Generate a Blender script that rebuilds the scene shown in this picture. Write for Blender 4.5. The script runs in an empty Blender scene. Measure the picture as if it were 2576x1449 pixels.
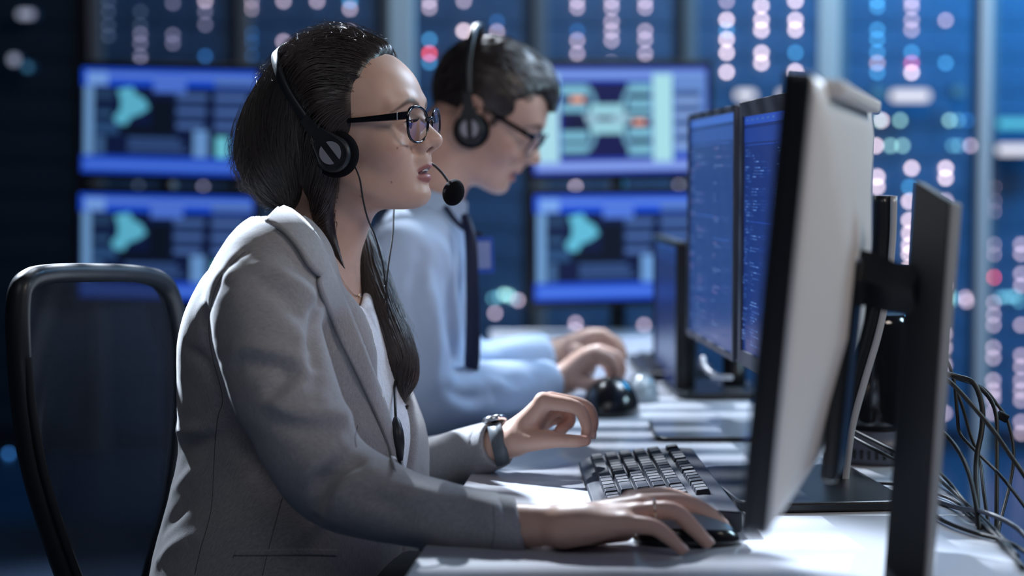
import bpy, bmesh, math, random
import numpy as np
from mathutils import Vector, Matrix, noise
random.seed(7)
sc = bpy.context.scene
C = sc.collection
PI = math.pi
# ---------------------------------------------------------------- camera
F = 4400.0                       # focal length in pixels of the 2576 wide frame
CAMZ = 1.135
PITCH = math.atan(282.5 / F)
cam_d = bpy.data.cameras.new('camera'); cam = bpy.data.objects.new('camera', cam_d); C.objects.link(cam)
cam.location = (0, 0, CAMZ); cam.rotation_euler = (PI/2 - PITCH, 0, 0)
cam_d.sensor_width = 36.0; cam_d.lens = F / 2576 * 36.0; cam_d.clip_start = 0.05
cam_d.dof.use_dof = True; cam_d.dof.focus_distance = 2.12; cam_d.dof.aperture_fstop = 2.12
sc.camera = cam
FW = Vector((0, math.cos(PITCH), -math.sin(PITCH))); UP = Vector((0, math.sin(PITCH), math.cos(PITCH))); RT = Vector((1, 0, 0))
CP = Vector((0, 0, CAMZ))
DESK = 0.74
def W(px, py, d):
    """point seen at a photo position, at distance d"""
    return CP + float(d) * (FW + (float(px) - 1288) / F * RT - (float(py) - 724.5) / F * UP)
def ray(px, py):
    px = float(px); py = float(py); return (FW + (px - 1288) / F * RT - (py - 724.5) / F * UP)
def Dk(px, py, z=DESK):
    r = ray(px, py); return CP + r * ((z - CAMZ) / r.z)
def onY(px, py, y):
    r = ray(px, py); return CP + r * (y / r.y)
# ---------------------------------------------------------------- view, world
sc.view_settings.view_transform = 'Standard'; sc.view_settings.look = 'None'
sc.view_settings.exposure = 0.0; sc.view_settings.gamma = 1.0; sc.view_settings.use_curve_mapping = False
wd = bpy.data.worlds.new('World'); sc.world = wd; wd.use_nodes = True
wd.node_tree.nodes['Background'].inputs[0].default_value = (0.25, 0.45, 1.0, 1)
wd.node_tree.nodes['Background'].inputs[1].default_value = 0.016
def aim(o, target):
    o.rotation_euler = (Vector(target) - o.location).to_track_quat('-Z', 'Y').to_euler()
def area(name, loc, target, size, power, col, sy=None):
    l = bpy.data.lights.new(name, 'AREA'); l.energy = power; l.color = col; l.size = size
    if sy: l.shape = 'RECTANGLE'; l.size_y = sy
    o = bpy.data.objects.new(name, l); C.objects.link(o); o.location = loc; aim(o, target); return o
def spot(name, loc, target, power, col, rad, ang, blend=0.3):
    l = bpy.data.lights.new(name, 'SPOT'); l.energy = power; l.color = col; l.shadow_soft_size = rad
    l.spot_size = math.radians(ang); l.spot_blend = blend
    o = bpy.data.objects.new(name, l); C.objects.link(o); o.location = loc; aim(o, target); return o
# cool ceiling spotlight behind the desks (falls through the slatted ceiling louvre), unseen added fills for people, desk, racks and bars
spot('ceiling_spot', (-0.15, 4.75, 3.3), (0.08, 2.7, 0.74), 880, (0.80, 0.88, 1.0), 0.009, 104)
spot('rim_spot', (-1.55, 4.05, 2.75), (-0.42, 2.15, 1.15), 2300, (0.74, 0.85, 1.0), 0.05, 21)
spot('desk_spot', (-0.55, 3.75, 2.7), (0.12, 3.45, 0.78), 170, (0.80, 0.89, 1.0), 0.03, 34, 0.5)  # unseen extra spot, brightens the far desk that the screens shade
area('front_fill', (-0.3, 0.1, 2.7), (-0.2, 2.1, 1.0), 1.2, 6.5, (0.92, 0.94, 1.0))  # unseen soft fill added on the camera side
area('side_fill', (1.25, 1.3, 2.0), (-0.15, 2.15, 1.15), 0.5, 8.5, (1.0, 0.88, 0.80))  # added fill standing in for screen light on the face
area('face_fill', (0.85, 3.3, 2.1), (-0.15, 2.2, 1.25), 0.45, 17.0, (0.66, 0.81, 1.0))  # unseen cool fill added to edge forehead and nose
area('rack_fill_right', (2.7, 5.9, 3.3), (2.3, 7.0, 1.5), 1.6, 290, (0.05, 0.42, 0.95))  # added blue wash for the hazy glow over the right racks
area('rack_fill_middle', (0.0, 5.2, 3.3), (0.0, 7.0, 1.2), 2.0, 3.4, (0.30, 0.45, 1.0))  # weak blue wash added over the racks
area('bar_fill', (0.9, 3.9, 2.9), (0.9, 5.6, 1.5), 0.8, 42, (0.62, 0.83, 1.0))  # unseen light added to brighten the glazing bars
area('monitor_back_fill', (1.95, 2.7, 1.85), (0.32, 1.75, 1.15), 0.4, 17, (0.55, 0.82, 1.0))  # cyan fill added to tint the nearest monitor's back
# ---------------------------------------------------------------- helpers: materials
def mat(name, col, rough=0.5, metal=0.0, emit=None, es=0.0, spec=0.5, trans=0.0, alpha=1.0, ior=1.45, sheen=0.0, coat=0.0, sss=0.0):
    m = bpy.data.materials.new(name); m.use_nodes = True
    b = m.node_tree.nodes['Principled BSDF']; I = b.inputs
    I['Base Color'].default_value = (*col, 1); I['Roughness'].default_value = rough; I['Metallic'].default_value = metal
    I['Specular IOR Level'].default_value = spec; I['Transmission Weight'].default_value = trans; I['IOR'].default_value = ior
    I['Alpha'].default_value = alpha; I['Sheen Weight'].default_value = sheen; I['Coat Weight'].default_value = coat
    if sss: I['Subsurface Weight'].default_value = sss; I['Subsurface Radius'].default_value = (1.0, 0.35, 0.2); I['Subsurface Scale'].default_value = 0.006
    if emit: I['Emission Color'].default_value = (*emit, 1); I['Emission Strength'].default_value = es
    return m
def nodes(m): return m.node_tree.nodes, m.node_tree.links, m.node_tree.nodes['Principled BSDF']
def noise_bump(m, scale, strength, dist=0.001, detail=4, stretch=None, colvar=None):
    N, L, b = nodes(m)
    tc = N.new('ShaderNodeTexCoord'); mp = N.new('ShaderNodeMapping'); nz = N.new('ShaderNodeTexNoise'); bp = N.new('ShaderNodeBump')
    L.new(tc.outputs['Object'], mp.inputs[0]); L.new(mp.outputs[0], nz.inputs['Vector'])
    if stretch: mp.inputs['Scale'].default_value = stretch
    nz.inputs['Scale'].default_value = scale; nz.inputs['Detail'].default_value = detail
    bp.inputs['Strength'].default_value = strength; bp.inputs['Distance'].default_value = dist
    L.new(nz.outputs['Fac'], bp.inputs['Height']); L.new(bp.outputs[0], b.inputs['Normal'])
    if colvar:
        cr = N.new('ShaderNodeValToRGB'); cr.color_ramp.elements[0].color = (*colvar[0], 1); cr.color_ramp.elements[1].color = (*colvar[1], 1)
        cr.color_ramp.elements[0].position = 0.35; cr.color_ramp.elements[1].position = 0.65
        L.new(nz.outputs['Fac'], cr.inputs[0]); L.new(cr.outputs[0], b.inputs['Base Color'])
    return m
def emat(name, col, s):
    m = bpy.data.materials.new(name); m.use_nodes = True; N = m.node_tree.nodes
    N.remove(N['Principled BSDF']); e = N.new('ShaderNodeEmission'); e.inputs[0].default_value = (*col, 1); e.inputs[1].default_value = s
    m.node_tree.links.new(e.outputs[0], N['Material Output'].inputs[0]); return m
# ---------------------------------------------------------------- helpers: objects
def link(name, me, m=None, parent=None, smooth=False):
    o = bpy.data.objects.new(name, me); C.objects.link(o)
    if m is not None:
        for q in (m if isinstance(m, (list, tuple)) else [m]): me.materials.append(q)
    if smooth: me.polygons.foreach_set('use_smooth', [True] * len(me.polygons))
    if parent is not None:
        o.parent = parent; o.matrix_parent_inverse = parent.matrix_world.inverted() if parent.type != 'EMPTY' else Matrix.LocRotScale(parent.location, parent.rotation_euler, None).inverted()
    return o
def obj(name, bm, m=None, parent=None, smooth=False):
    me = bpy.data.meshes.new(name); bmesh.ops.recalc_face_normals(bm, faces=bm.faces[:]); bm.to_mesh(me); bm.free()
    return link(name, me, m, parent, smooth)
def tag(o, label=None, cat=None, group=None, kind=None):
    if label: o['label'] = label
    if cat: o['category'] = cat
    if group: o['group'] = group
    if kind: o['kind'] = kind
    return o
def thing(name, label, cat, loc=(0, 0, 0), group=None, rotz=0):
    o = bpy.data.objects.new(name, None); C.objects.link(o); o.location = loc; o.rotation_euler = (0, 0, rotz); o.empty_display_size = 0.05
    return tag(o, label, cat, group)
def struct(name, bm, m, smooth=False):
    o = obj(name, bm, m, None, smooth); o['kind'] = 'structure'; return o
# bmesh shapes
def NB(): return bmesh.new()
def box(bm, c, s, M=None, bev=0.0, seg=2, mi=0):
    t = bmesh.new(); bmesh.ops.create_cube(t, size=1.0)
    bmesh.ops.scale(t, vec=Vector(s), verts=t.verts[:])
    if bev > 0: bmesh.ops.bevel(t, geom=t.edges[:], offset=bev, segments=seg, profile=0.5, affect='EDGES')
    T = Matrix.Translation(Vector(c))
    if M is not None: T = T @ M.to_4x4()
    bmesh.ops.transform(t, matrix=T, verts=t.verts[:]); merge(bm, t, mi); return bm
def merge(bm, t, mi=0):
    vm = [bm.verts.new(v.co) for v in t.verts]; t.verts.index_update()
    for f in t.faces:
        try:
            nf = bm.faces.new([vm[v.index] for v in f.verts]); nf.material_index = mi; nf.smooth = f.smooth
        except ValueError: pass
    t.free()
def prism(bm, pts, a, b, M=None, bev=0.0, mi=0, seg=2):
    """2D outline pts in the local XY plane extruded from z=a to z=b"""
    t = bmesh.new(); vs = [t.verts.new((p[0], p[1], a)) for p in pts]; f = t.faces.new(vs)
    r = bmesh.ops.extrude_face_region(t, geom=[f]); vv = [g for g in r['geom'] if isinstance(g, bmesh.types.BMVert)]
    bmesh.ops.translate(t, vec=(0, 0, b - a), verts=vv); bmesh.ops.recalc_face_normals(t, faces=t.faces[:])
    if bev > 0:
        es = [e for e in t.edges if abs(e.verts[0].co.z - e.verts[1].co.z) < 1e-7]
        bmesh.ops.bevel(t, geom=es, offset=bev, segments=seg, profile=0.5, affect='EDGES')
    if M is not None: bmesh.ops.transform(t, matrix=M.to_4x4(), verts=t.verts[:])
    merge(bm, t, mi); return bm
def rrect(w, h, r, n=5, cx=0, cy=0):
    out = []
    for sx, sy, a0 in ((1, 1, 0), (-1, 1, 90), (-1, -1, 180), (1, -1, 270)):
        for k in range(n + 1):
            a = math.radians(a0 + 90 * k / n); out.append((cx + sx * (w/2 - r) + r * math.cos(a), cy + sy * (h/2 - r) + r * math.sin(a)))
    return out
def catmull(pts, n=8):
    P = [np.array(p, float) for p in pts]; P = [2*P[0]-P[1]] + P + [2*P[-1]-P[-2]]; out = []
    for i in range(1, len(P) - 2):
        for k in range(n):
            t = k / n
            out.append(0.5 * ((2*P[i]) + (-P[i-1]+P[i+1])*t + (2*P[i-1]-5*P[i]+4*P[i+1]-P[i+2])*t*t + (-P[i-1]+3*P[i]-3*P[i+1]+P[i+2])*t**3))
    out.append(P[-2]); return out
def tube(bm, pts, rad, seg=10, n=8, smooth=True, mi=0, flat=None, caps=True):
    """tube through points (catmull-rom), rad number or list; flat=(ratio, axis) squashes the section"""
    pts = [tuple(p) for p in pts]
    R = list(rad) if isinstance(rad, (list, tuple)) else [rad] * len(pts)
    Q = catmull([(*p, r) for p, r in zip(pts, R)], n) if n > 1 else [np.array((*p, r)) for p, r in zip(pts, R)]
    rings = []; prev = None
    for i, q in enumerate(Q):
        a = Q[max(i-1, 0)][:3]; b = Q[min(i+1, len(Q)-1)][:3]; t = Vector(b - a)
        if t.length < 1e-9: t = Vector((0, 0, 1))
        t.normalize()
        if prev is None:
            u = t.cross(Vector((0, 0, 1)) if abs(t.z) < 0.9 else Vector((1, 0, 0))).normalized()
        else:
            u = (prev - t * prev.dot(t)).normalized()
        prev = u; v = t.cross(u); c = Vector(q[:3]); r = max(float(q[3]), 1e-5)
        if flat: ax = Vector(flat[1]); 
        ring = []
        for k in range(seg):
            w = (u * math.cos(2*PI*k/seg) + v * math.sin(2*PI*k/seg)) * r
            if flat: w = w - ax * (w.dot(ax)) * (1 - flat[0])
            ring.append(bm.verts.new(c + w))
        rings.append(ring)
    for a, b in zip(rings, rings[1:]):
        for k in range(seg):
            f = bm.faces.new((a[k], a[(k+1) % seg], b[(k+1) % seg], b[k])); f.smooth = smooth; f.material_index = mi
    if caps:
        for ring in (rings[0], rings[-1]):
            f = bm.faces.new(ring); f.material_index = mi
    return bm
def lathe(bm, prof, M=None, seg=24, mi=0, smooth=True):
    t = bmesh.new(); rings = []
    for r, z in prof:
        rings.append([t.verts.new((max(r, 1e-5)*math.cos(2*PI*k/seg), max(r, 1e-5)*math.sin(2*PI*k/seg), z)) for k in range(seg)])
    for a, b in zip(rings, rings[1:]):
        for k in range(seg):
            f = t.faces.new((a[k], a[(k+1) % seg], b[(k+1) % seg], b[k])); f.smooth = smooth
    t.faces.new(rings[0]); t.faces.new(rings[-1])
    if M is not None: bmesh.ops.transform(t, matrix=M.to_4x4(), verts=t.verts[:])
    merge(bm, t, mi); return bm
def frame(x, z, o):
    """matrix with local X along x, local Z as near z as can be, origin o"""
    x = Vector(x).normalized(); z = Vector(z); z = (z - x * z.dot(x)).normalized(); y = z.cross(x)
    M = Matrix((x, y, z)).transposed().to_4x4(); M.translation = Vector(o); return M
def copy_tree(root, loc, group=None, label=None, rotz=None):
    c = root.copy(); C.objects.link(c); c.location = loc
    if rotz is not None: c.rotation_euler = (0, 0, rotz)
    if label: c['label'] = label
    if group: c['group'] = group
    for ch in list(root.children):
        k = ch.copy(); C.objects.link(k); k.parent = c
        for g in list(ch.children):
            q = g.copy(); C.objects.link(q); q.parent = k
    return c
# ---------------------------------------------------------------- helpers: implicit surfaces
A = lambda *v: np.array(v, np.float32)
def smin(a, b, k):
    h = np.clip(0.5 + 0.5*(b-a)/k, 0, 1); return b*(1-h) + a*h - k*h*(1-h)
def smax(a, b, k): return -smin(-a, -b, k)
def cone(P, a, b, ra, rb):
    a = np.array(a, np.float32); b = np.array(b, np.float32); ba = b-a
    h = np.clip(((P-a) @ ba) / max(float(ba@ba), 1e-12), 0, 1)
    d = P - a - h[..., None]*ba
    return np.sqrt((d*d).sum(-1)) - (ra + (rb-ra)*h)
def ell(P, c, r, M=None):
    q = P - np.array(c, np.float32)
    if M is not None: q = q @ np.array(M.to_3x3(), dtype=np.float32)
    r = np.array(r, np.float32); k0 = np.sqrt(((q/r)**2).sum(-1)); k1 = np.sqrt(((q/(r*r))**2).sum(-1))
    return k0*(k0-1.0)/np.maximum(k1, 1e-6)
def chain(P, pts, rad, k=0.0, n=4):
    R = list(rad) if isinstance(rad, (list, tuple)) else [rad]*len(pts)
    Q = catmull([(*p, r) for p, r in zip(pts, R)], n) if n > 1 else [np.array((*p, r)) for p, r in zip(pts, R)]
    d = None
    for a, b in zip(Q, Q[1:]):
        e = cone(P, a[:3], b[:3], float(a[3]), float(b[3])); d = e if d is None else (np.minimum(d, e) if k <= 0 else smin(d, e, k))
    return d
def surfnet(f, lo, hi, h):
    """naive surface nets of the zero set of f(P)"""
    lo = np.array(lo, np.float32); hi = np.array(hi, np.float32); n = np.ceil((hi-lo)/h).astype(int)+1
    ax = [lo[i] + h*np.arange(n[i], dtype=np.float32) for i in range(3)]
    V = np.empty(tuple(n), np.float32); ch = max(1, int(400000/(n[1]*n[2])))
    for i in range(0, n[0], ch):
        X, Y, Z = np.meshgrid(ax[0][i:i+ch], ax[1], ax[2], indexing='ij'); V[i:i+ch] = f(np.stack((X, Y, Z), -1))
    c = tuple(n-1); acc = np.zeros(c+(3,), np.float32); cnt = np.zeros(c, np.float32)
    def sl(o): return tuple(slice(o[i], o[i]+c[i]) for i in range(3))
    for axis in range(3):
        o1, o2 = [i for i in range(3) if i != axis]
        for u in (0, 1):
            for v in (0, 1):
                p = [0, 0, 0]; p[o1] = u; p[o2] = v; q = list(p); q[axis] = 1
                a = V[sl(p)]; b = V[sl(q)]; m = (a < 0) != (b < 0)
                t = np.where(m, a/np.where(m, a-b, 1), 0)
                pos = np.zeros(c+(3,), np.float32); pos[..., axis] = t; pos[..., o1] = u; pos[..., o2] = v
                acc += pos*m[..., None]; cnt += m
    idx = -np.ones(c, np.int64); m = cnt > 0; idx[m] = np.arange(m.sum())
    ii = np.argwhere(m); vs = lo + h*(ii + acc[m]/cnt[m][:, None]); faces = []
    for axis in range(3):
        o1, o2 = [(1, 2), (2, 0), (0, 1)][axis]
        s = [slice(None)]*3; s[axis] = slice(0, n[axis]-1); s2 = list(s); s2[axis] = slice(1, n[axis])
        a = V[tuple(s)]; b = V[tuple(s2)]; cr = (a < 0) != (b < 0)
        ok = np.argwhere(cr); ok = ok[(ok[:, o1] > 0) & (ok[:, o2] > 0) & (ok[:, o1] < n[o1]-1) & (ok[:, o2] < n[o2]-1)]
        if not len(ok): continue
        def g(d1, d2):
            k = ok.copy(); k[:, o1] -= d1; k[:, o2] -= d2; return idx[k[:, 0], k[:, 1], k[:, 2]]
        q = np.stack((g(1, 1), g(0, 1), g(0, 0), g(1, 0)), -1)
        neg = a[ok[:, 0], ok[:, 1], ok[:, 2]] < 0
        q[~neg] = q[~neg][:, ::-1]; faces.append(q)
    fs = np.concatenate(faces); fs = fs[(fs >= 0).all(1)]
    return vs, fs
def npmesh(name, vs, fs, m=None, parent=None, smooth=True):
    me = bpy.data.meshes.new(name); me.vertices.add(len(vs)); me.vertices.foreach_set('co', np.asarray(vs, np.float32).ravel())
    k = fs.shape[1]; me.loops.add(len(fs)*k); me.loops.foreach_set('vertex_index', fs.astype(np.int32).ravel())
    me.polygons.add(len(fs)); me.polygons.foreach_set('loop_start', (np.arange(len(fs))*k).astype(np.int32))
    me.polygons.foreach_set('loop_total', np.full(len(fs), k, np.int32)); me.update(calc_edges=True); me.validate()
    return link(name, me, m, parent, smooth)
def relax(vs, fs, it=2, lam=0.5):
    vs = vs.astype(np.float64)
    e = np.concatenate([fs[:, [0, 1]], fs[:, [1, 2]], fs[:, [2, 3]], fs[:, [3, 0]]]); e = np.concatenate([e, e[:, ::-1]])
    deg = np.bincount(e[:, 0], minlength=len(vs))[:, None]
    for k in range(it):
        s = np.stack([np.bincount(e[:, 0], weights=vs[e[:, 1], i], minlength=len(vs)) for i in range(3)], -1)
        vs = vs + lam*(s/np.maximum(deg, 1) - vs)*(1 if k % 2 == 0 else -0.9 if it > 3 else 1)
    return vs
# ================================================================ THE ROOM
def S(r, g, b):
    return tuple(((c/255)/12.92 if c/255 <= 0.04045 else ((c/255+0.055)/1.055)**2.4) for c in (r, g, b))
m_floor = mat('floor_tiles', (0.035, 0.05, 0.08), 0.28); noise_bump(m_floor, 9, 0.05)
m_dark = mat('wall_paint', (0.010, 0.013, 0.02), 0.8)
m_ceil = mat('ceiling_paint', (0.04, 0.05, 0.07), 0.9)
bm = NB(); box(bm, (0.6, 3.2, -0.05), (9.0, 11.0, 0.1)); struct('floor', bm, m_floor)
bm = NB(); box(bm, (0.6, 3.2, 3.75), (9.0, 11.0, 0.1)); struct('ceiling', bm, m_ceil)
bm = NB(); box(bm, (0.6, 8.65, 1.85), (9.0, 0.1, 3.7)); struct('wall_back', bm, m_dark)
bm = NB(); box(bm, (-3.85, 3.2, 1.85), (0.1, 10.8, 3.7)); struct('wall_left', bm, m_dark)
# glazing bars of the glass partition
m_bar = mat('pale_bar_paint', (0.75, 0.78, 0.82), 0.5)
m_bar2 = mat('blue_grey_bar_paint', (0.62, 0.74, 0.80), 0.5)
def bar(name, x0, x1, d, m):
    a = onY(x0, 442, d).x; b = onY(x1, 442, d).x; bm = NB(); box(bm, ((a+b)/2, d+0.02, 1.85), (b-a, 0.04, 3.7), bev=0.004); return struct(name, bm, m)
bar('trim_1', 981, 1044, 5.6, m_bar2)
bar('trim_2', 2056, 2110, 5.6, m_bar2)
bar('trim_3', 2464, 2491, 5.6, m_bar)
# ---------------------------------------------------------------- server racks with indicator lights
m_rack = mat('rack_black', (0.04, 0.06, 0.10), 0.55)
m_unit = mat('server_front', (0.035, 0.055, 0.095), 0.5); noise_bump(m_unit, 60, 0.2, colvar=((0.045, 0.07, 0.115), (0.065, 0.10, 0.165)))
m_post = mat('rack_post_brown', (0.20, 0.13, 0.11), 0.5)
LS = 13.0
def led_mat(n, c, s=1.0):
    m = emat(n, c, LS*s); m.cycles.emission_sampling = 'NONE'; return m
LEDM = {'w': led_mat('led_white', S(228, 205, 214)), 'm': led_mat('led_pale', S(188, 170, 190), 0.62), 'd': led_mat('led_dim', S(120, 118, 145), 0.42),
        'f': led_mat('led_faint', S(70, 84, 108), 0.3), 'b': led_mat('led_blue', S(70, 150, 205), 0.62), 'k': led_mat('led_deep_blue', S(45, 100, 165), 0.5),
        'g': led_mat('led_green', S(135, 185, 180), 0.7), 'h': led_mat('led_dim_green', S(85, 145, 165), 0.5), 'r': led_mat('led_red', S(235, 80, 95), 0.9),
        'p': led_mat('led_pink', S(190, 90, 140), 0.8), 'o': led_mat('led_orange', S(250, 170, 110), 0.8)}
LEDR = 0.0082
def led_mesh(k):
    bm = NB(); lathe(bm, [(LEDR*0.9, -0.004), (LEDR, -0.002), (LEDR, 0.004)], Matrix.Rotation(-PI/2, 4, 'X') @ Matrix.Rotation(PI, 4, 'X'), seg=12, smooth=False)
    me = bpy.data.meshes.new('indicator_light'); bmesh.ops.recalc_face_normals(bm, faces=bm.faces[:]); bm.to_mesh(me); bm.free(); me.materials.append(LEDM[k]); return me
LEDMESH = {k: led_mesh(k) for k in LEDM}
LED = """267:0f,27f,62f,88f;348:27f,62f,84d,107d,140d,155d;430:5d,86d,107d,165d;512:0m,27d,60d,140k,165k;627:0m,20m,82k,104k,138k;710:0m,103m,160m;
795:0m;878:0b,20m,78m;1079:0m,17m,98b,133r,155b;1166:0m,76w;1250:53k,78m;1367:0m,76m,133m,160m;1453:0m,17m,76k,100m,133m,158m;1540:0m,17m,52m,76m,100m,157m;
1625:0m,17m,76m,98m,133m,155m;1746:12b,48b,98b,133b,155b;1831:0m,48w,74b,97w,131w,180w;1919:12w,48w,74w,131w,157w;2005:0w,48w,73w,131b,178w;
2126:0m,49w,156w,181w;2212:0b,15b,73b,97b,130b,157m,181b,445w,470w;2299:0m,15m,48m,73m,130b,157p,181w,423w;2385:49m,157b,423w,448w,505m;
2505:0m,49m,181m,422k,446k,471m,507m,532m,616m,641m,699r,763m,794m,820m,877m,903m,960m,986m,1006m,1042m;
2208:366w;2217:302g;2222:302w;2270:302g;2246:366g;2276:366g;2395:302g,750h;2417:302h;2440:302k;2403:366h;2418:366h;2448:366m;
2293:471b,507w,555w,588w,618w,640w,675w;2382:585m,720m,841m,877m,921m,1043m;2388:752g;2401:748h,756h;2435:750m;2438:760m;2524:750h;2537:748h;2550:748h;2562:748h;2571:760h;
2576:616m,640m,690m,720m,820m,897m,925m,960m,986m,1010m,1065m,1093m;1245:790m;1256:748h;1268:742g;1280:745g;1290:752h;1240:752h;1303:757m;1365:817m,833m,470m;1449:815m,833m,470m;1622:820m;1630:845m;
1710:465d;1540:470f;343:468f;430:470d;507:470d;15:1145k,1285k,1420k;2385:1210f;700:470d;2300:860f"""
leds = []
for grp in LED.replace('\n', '').split(';'):
    x, ys = grp.split(':')
    for t in ys.split(','): leds.append((float(x), float(t[:-1]), t[-1]))
RY = 7.04
edges = [-165, 222, 597, 965, 1340, 1716, 2092, 2470, 2850]
rname = ['unlit dark server cabinet at the far left edge', 'dim server rack behind the left pair of wall screens, furthest left with faint lights', 'server rack behind the crown of the seated woman with blue lights beside its brown post',
         'server rack with a red light beside the seated man\'s head', 'server rack directly behind the right pair of stacked screens', 'server rack with columns of bright white lights above the blue monitors',
         'blue lit server rack between the two pale glazing bars', 'server rack right of the white glazing bar with a long single column of lights']
runit = None; rbody = None
for i in range(8):
    xa = onY(edges[i], 442, RY).x; xb = onY(edges[i+1], 442, RY).x; w = xb-xa
    w -= 0.004; t = thing('server_rack', rname[i], 'server rack', ((xa+xb)/2, RY, 0), 'server racks along the back wall')
    if i <= 1:
        bm = NB(); box(bm, (0, 0.5, 1.1), (w-0.012, 0.85, 2.2), bev=0.004)
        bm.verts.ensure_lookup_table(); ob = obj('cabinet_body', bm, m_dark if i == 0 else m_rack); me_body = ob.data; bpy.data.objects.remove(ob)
        bm = NB(); box(bm, (0, 0, 1.1), (0.055, 0.06, 2.2), bev=0.006); ob = obj('side_post', bm, m_post); me_post = ob.data; bpy.data.objects.remove(ob)
        bm = NB(); box(bm, (0, 0, 0), (w-0.07, 0.04, 0.131), bev=0.003)
        for k in range(9): box(bm, (-0.2+0.05*k, -0.021, -0.02), (0.03, 0.004, 0.05))
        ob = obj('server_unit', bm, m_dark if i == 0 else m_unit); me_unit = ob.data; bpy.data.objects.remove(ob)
    o = link('cabinet_body', me_body); o.parent = t
    if i > 0:
        for sx in ((-1,) if i < 7 else (-1, 1)):
            o = link('side_post', me_post); o.parent = t; o.location = (sx*(w/2-0.028), 0.045, 0)
    for k in range(15):
        o = link('server_unit', me_unit); o.parent = t; o.location = (0, 0.062, 0.16+0.137*k)
    for (x, y, k) in leds:
        if edges[i] <= x < edges[i+1]:
            p = onY(x, y, RY-0.012); o = link('indicator_light', LEDMESH[k]); o.parent = t; o.location = (p.x-t.location.x, 0.028, p.z)
# glowing boxes standing in for lamp reflections among the racks
def glowbox(name, x0, y0, x1, y1, d, m, label, round_=0.01):
    a = onY(x0, y0, d); b = onY(x1, y1, d); w = abs(b.x-a.x); h = abs(a.z-b.z); c = (a+b)/2
    t = thing(name, label, 'reflection', (c.x, d, c.z))
    M = Matrix.Rotation(PI/2, 4, 'X')
    bm = NB(); prism(bm, rrect(w+0.012, h+0.012, min(w, h)*0.4), 0.0, -0.05, M); obj('glow_backing', bm, m_rack, None).parent = t
    bm = NB(); prism(bm, rrect(w, h, min(w, h)*0.4), 0.002, 0.008, M); obj('glow_face', bm, m, None).parent = t
m_lw = emat('glow_white', S(235, 238, 255), 1.15); m_lc = emat('glow_cyan', S(95, 205, 240), 1.0); m_ld = emat('glow_grey', S(170, 178, 205), 0.9); m_lb = emat('glow_blue', S(90, 165, 215), 0.6)
glowbox('light_reflection', 2240, 228, 2338, 254, 6.95, m_lw, 'long white glowing reflection of a lamp on the blue rack above the dark monitor post')
glowbox('light_reflection', 1850, 228, 1900, 250, 6.95, m_lw, 'short white glowing reflection of a lamp just above the rear blue monitor')
glowbox('light_reflection', 1958, 228, 1975, 250, 6.95, m_lw, 'small white lamp reflection cut off by the monitor nearest the camera')
glowbox('light_reflection', 2508, 300, 2640, 322, 6.95, m_lc, 'cyan glowing reflection of a lamp at the right edge, above a white one')
glowbox('light_reflection', 2508, 365, 2640, 388, 6.95, m_lw, 'white glowing reflection of a lamp at the right edge, below the cyan one')
glowbox('light_reflection', 2398, 216, 2424, 242, 6.95, m_lb, 'soft round blue reflection right of the long white one')
glowbox('light_reflection', 2196, 220, 2224, 246, 6.95, m_lb, 'soft round blue reflection left of the long white one')
glowbox('light_reflection', 46, 27, 86, 45, 6.95, m_ld, 'oval white lamp reflection high in the dark upper left corner')
glowbox('light_reflection', 25, 139, 47, 161, 6.95, m_ld, 'round white lamp reflection low in the dark corner, left of its dimmer twin')
glowbox('light_reflection', 62, 161, 78, 177, 6.95, m_lb, 'dim round lamp reflection low in the dark corner, right of its brighter twin')
# ceiling louvre: slats below the ceiling spotlight, out of the frame, throw the stripes on the desk
LZ = 2.45
t = thing('ceiling_louvre', 'black slatted ceiling louvre hanging under the spotlight above the desks', 'louvre', (0.0, 3.85, LZ))
bm = NB()
for k in range(46): box(bm, (0, -0.85+0.0370*k, 0), (1.7, 0.0165, 0.003))
obj('slat_panel', bm, m_rack, None).parent = t
bm = NB(); box(bm, (-0.86, -0.05, 0), (0.03, 1.8, 0.03)); box(bm, (0.86, -0.05, 0), (0.03, 1.8, 0.03))
for sx in (-0.86, 0.86):
    for sy in (-0.8, 0.7): box(bm, (sx, sy, (3.7-LZ)/2), (0.01, 0.01, 3.7-LZ))
obj('hanging_frame', bm, m_rack, None).parent = t
# ---------------------------------------------------------------- screens
m_bezel = mat('bezel_black', (0.012, 0.013, 0.016), 0.35)
m_stand = mat('stand_black', (0.012, 0.014, 0.018), 0.3)
_em = {}
def ec(rgb, s=1.0):
    k = (rgb, s)
    if k not in _em:
        m = bpy.data.materials.new('screen_glow'); m.use_nodes = True; b = m.node_tree.nodes['Principled BSDF']
        b.inputs['Base Color'].default_value = (0.01, 0.01, 0.012, 1); b.inputs['Roughness'].default_value = 0.25; b.inputs['Specular IOR Level'].default_value = 0.3
        b.inputs['Emission Color'].default_value = (*S(*rgb), 1); b.inputs['Emission Strength'].default_value = s; _em[k] = m
    return _em[k]
def screen_obj(name, w, h, els, parent, s=1.0, M=None):
    """els: list of (rgb, polygon in 0..1 x, 0..1 y-down); local X right, local Z up, facing -Y"""
    bm = NB(); ms = []
    for i, (rgb, poly) in enumerate(els):
        m = ec(rgb, s)
        if m not in ms: ms.append(m)
        vs = [bm.verts.new(((u-0.5)*w, -0.00005*(i+1) if i else 0, (0.5-v)*h)) for u, v in poly]
        f = bm.faces.new(vs); f.material_index = ms.index(m)
    bmesh.ops.recalc_face_normals(bm, faces=bm.faces[:])
    for f in bm.faces:
        if f.normal.y > 0: f.normal_flip()
    me = bpy.data.meshes.new(name); bm.to_mesh(me); bm.free()
    o = link(name, me, ms, None)
    o.parent = parent
    if M is not None: o.matrix_local = M
    return o
def R4(x0, y0, x1, y1): return [(x0, y0), (x1, y0), (x1, y1), (x0, y1)]
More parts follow.
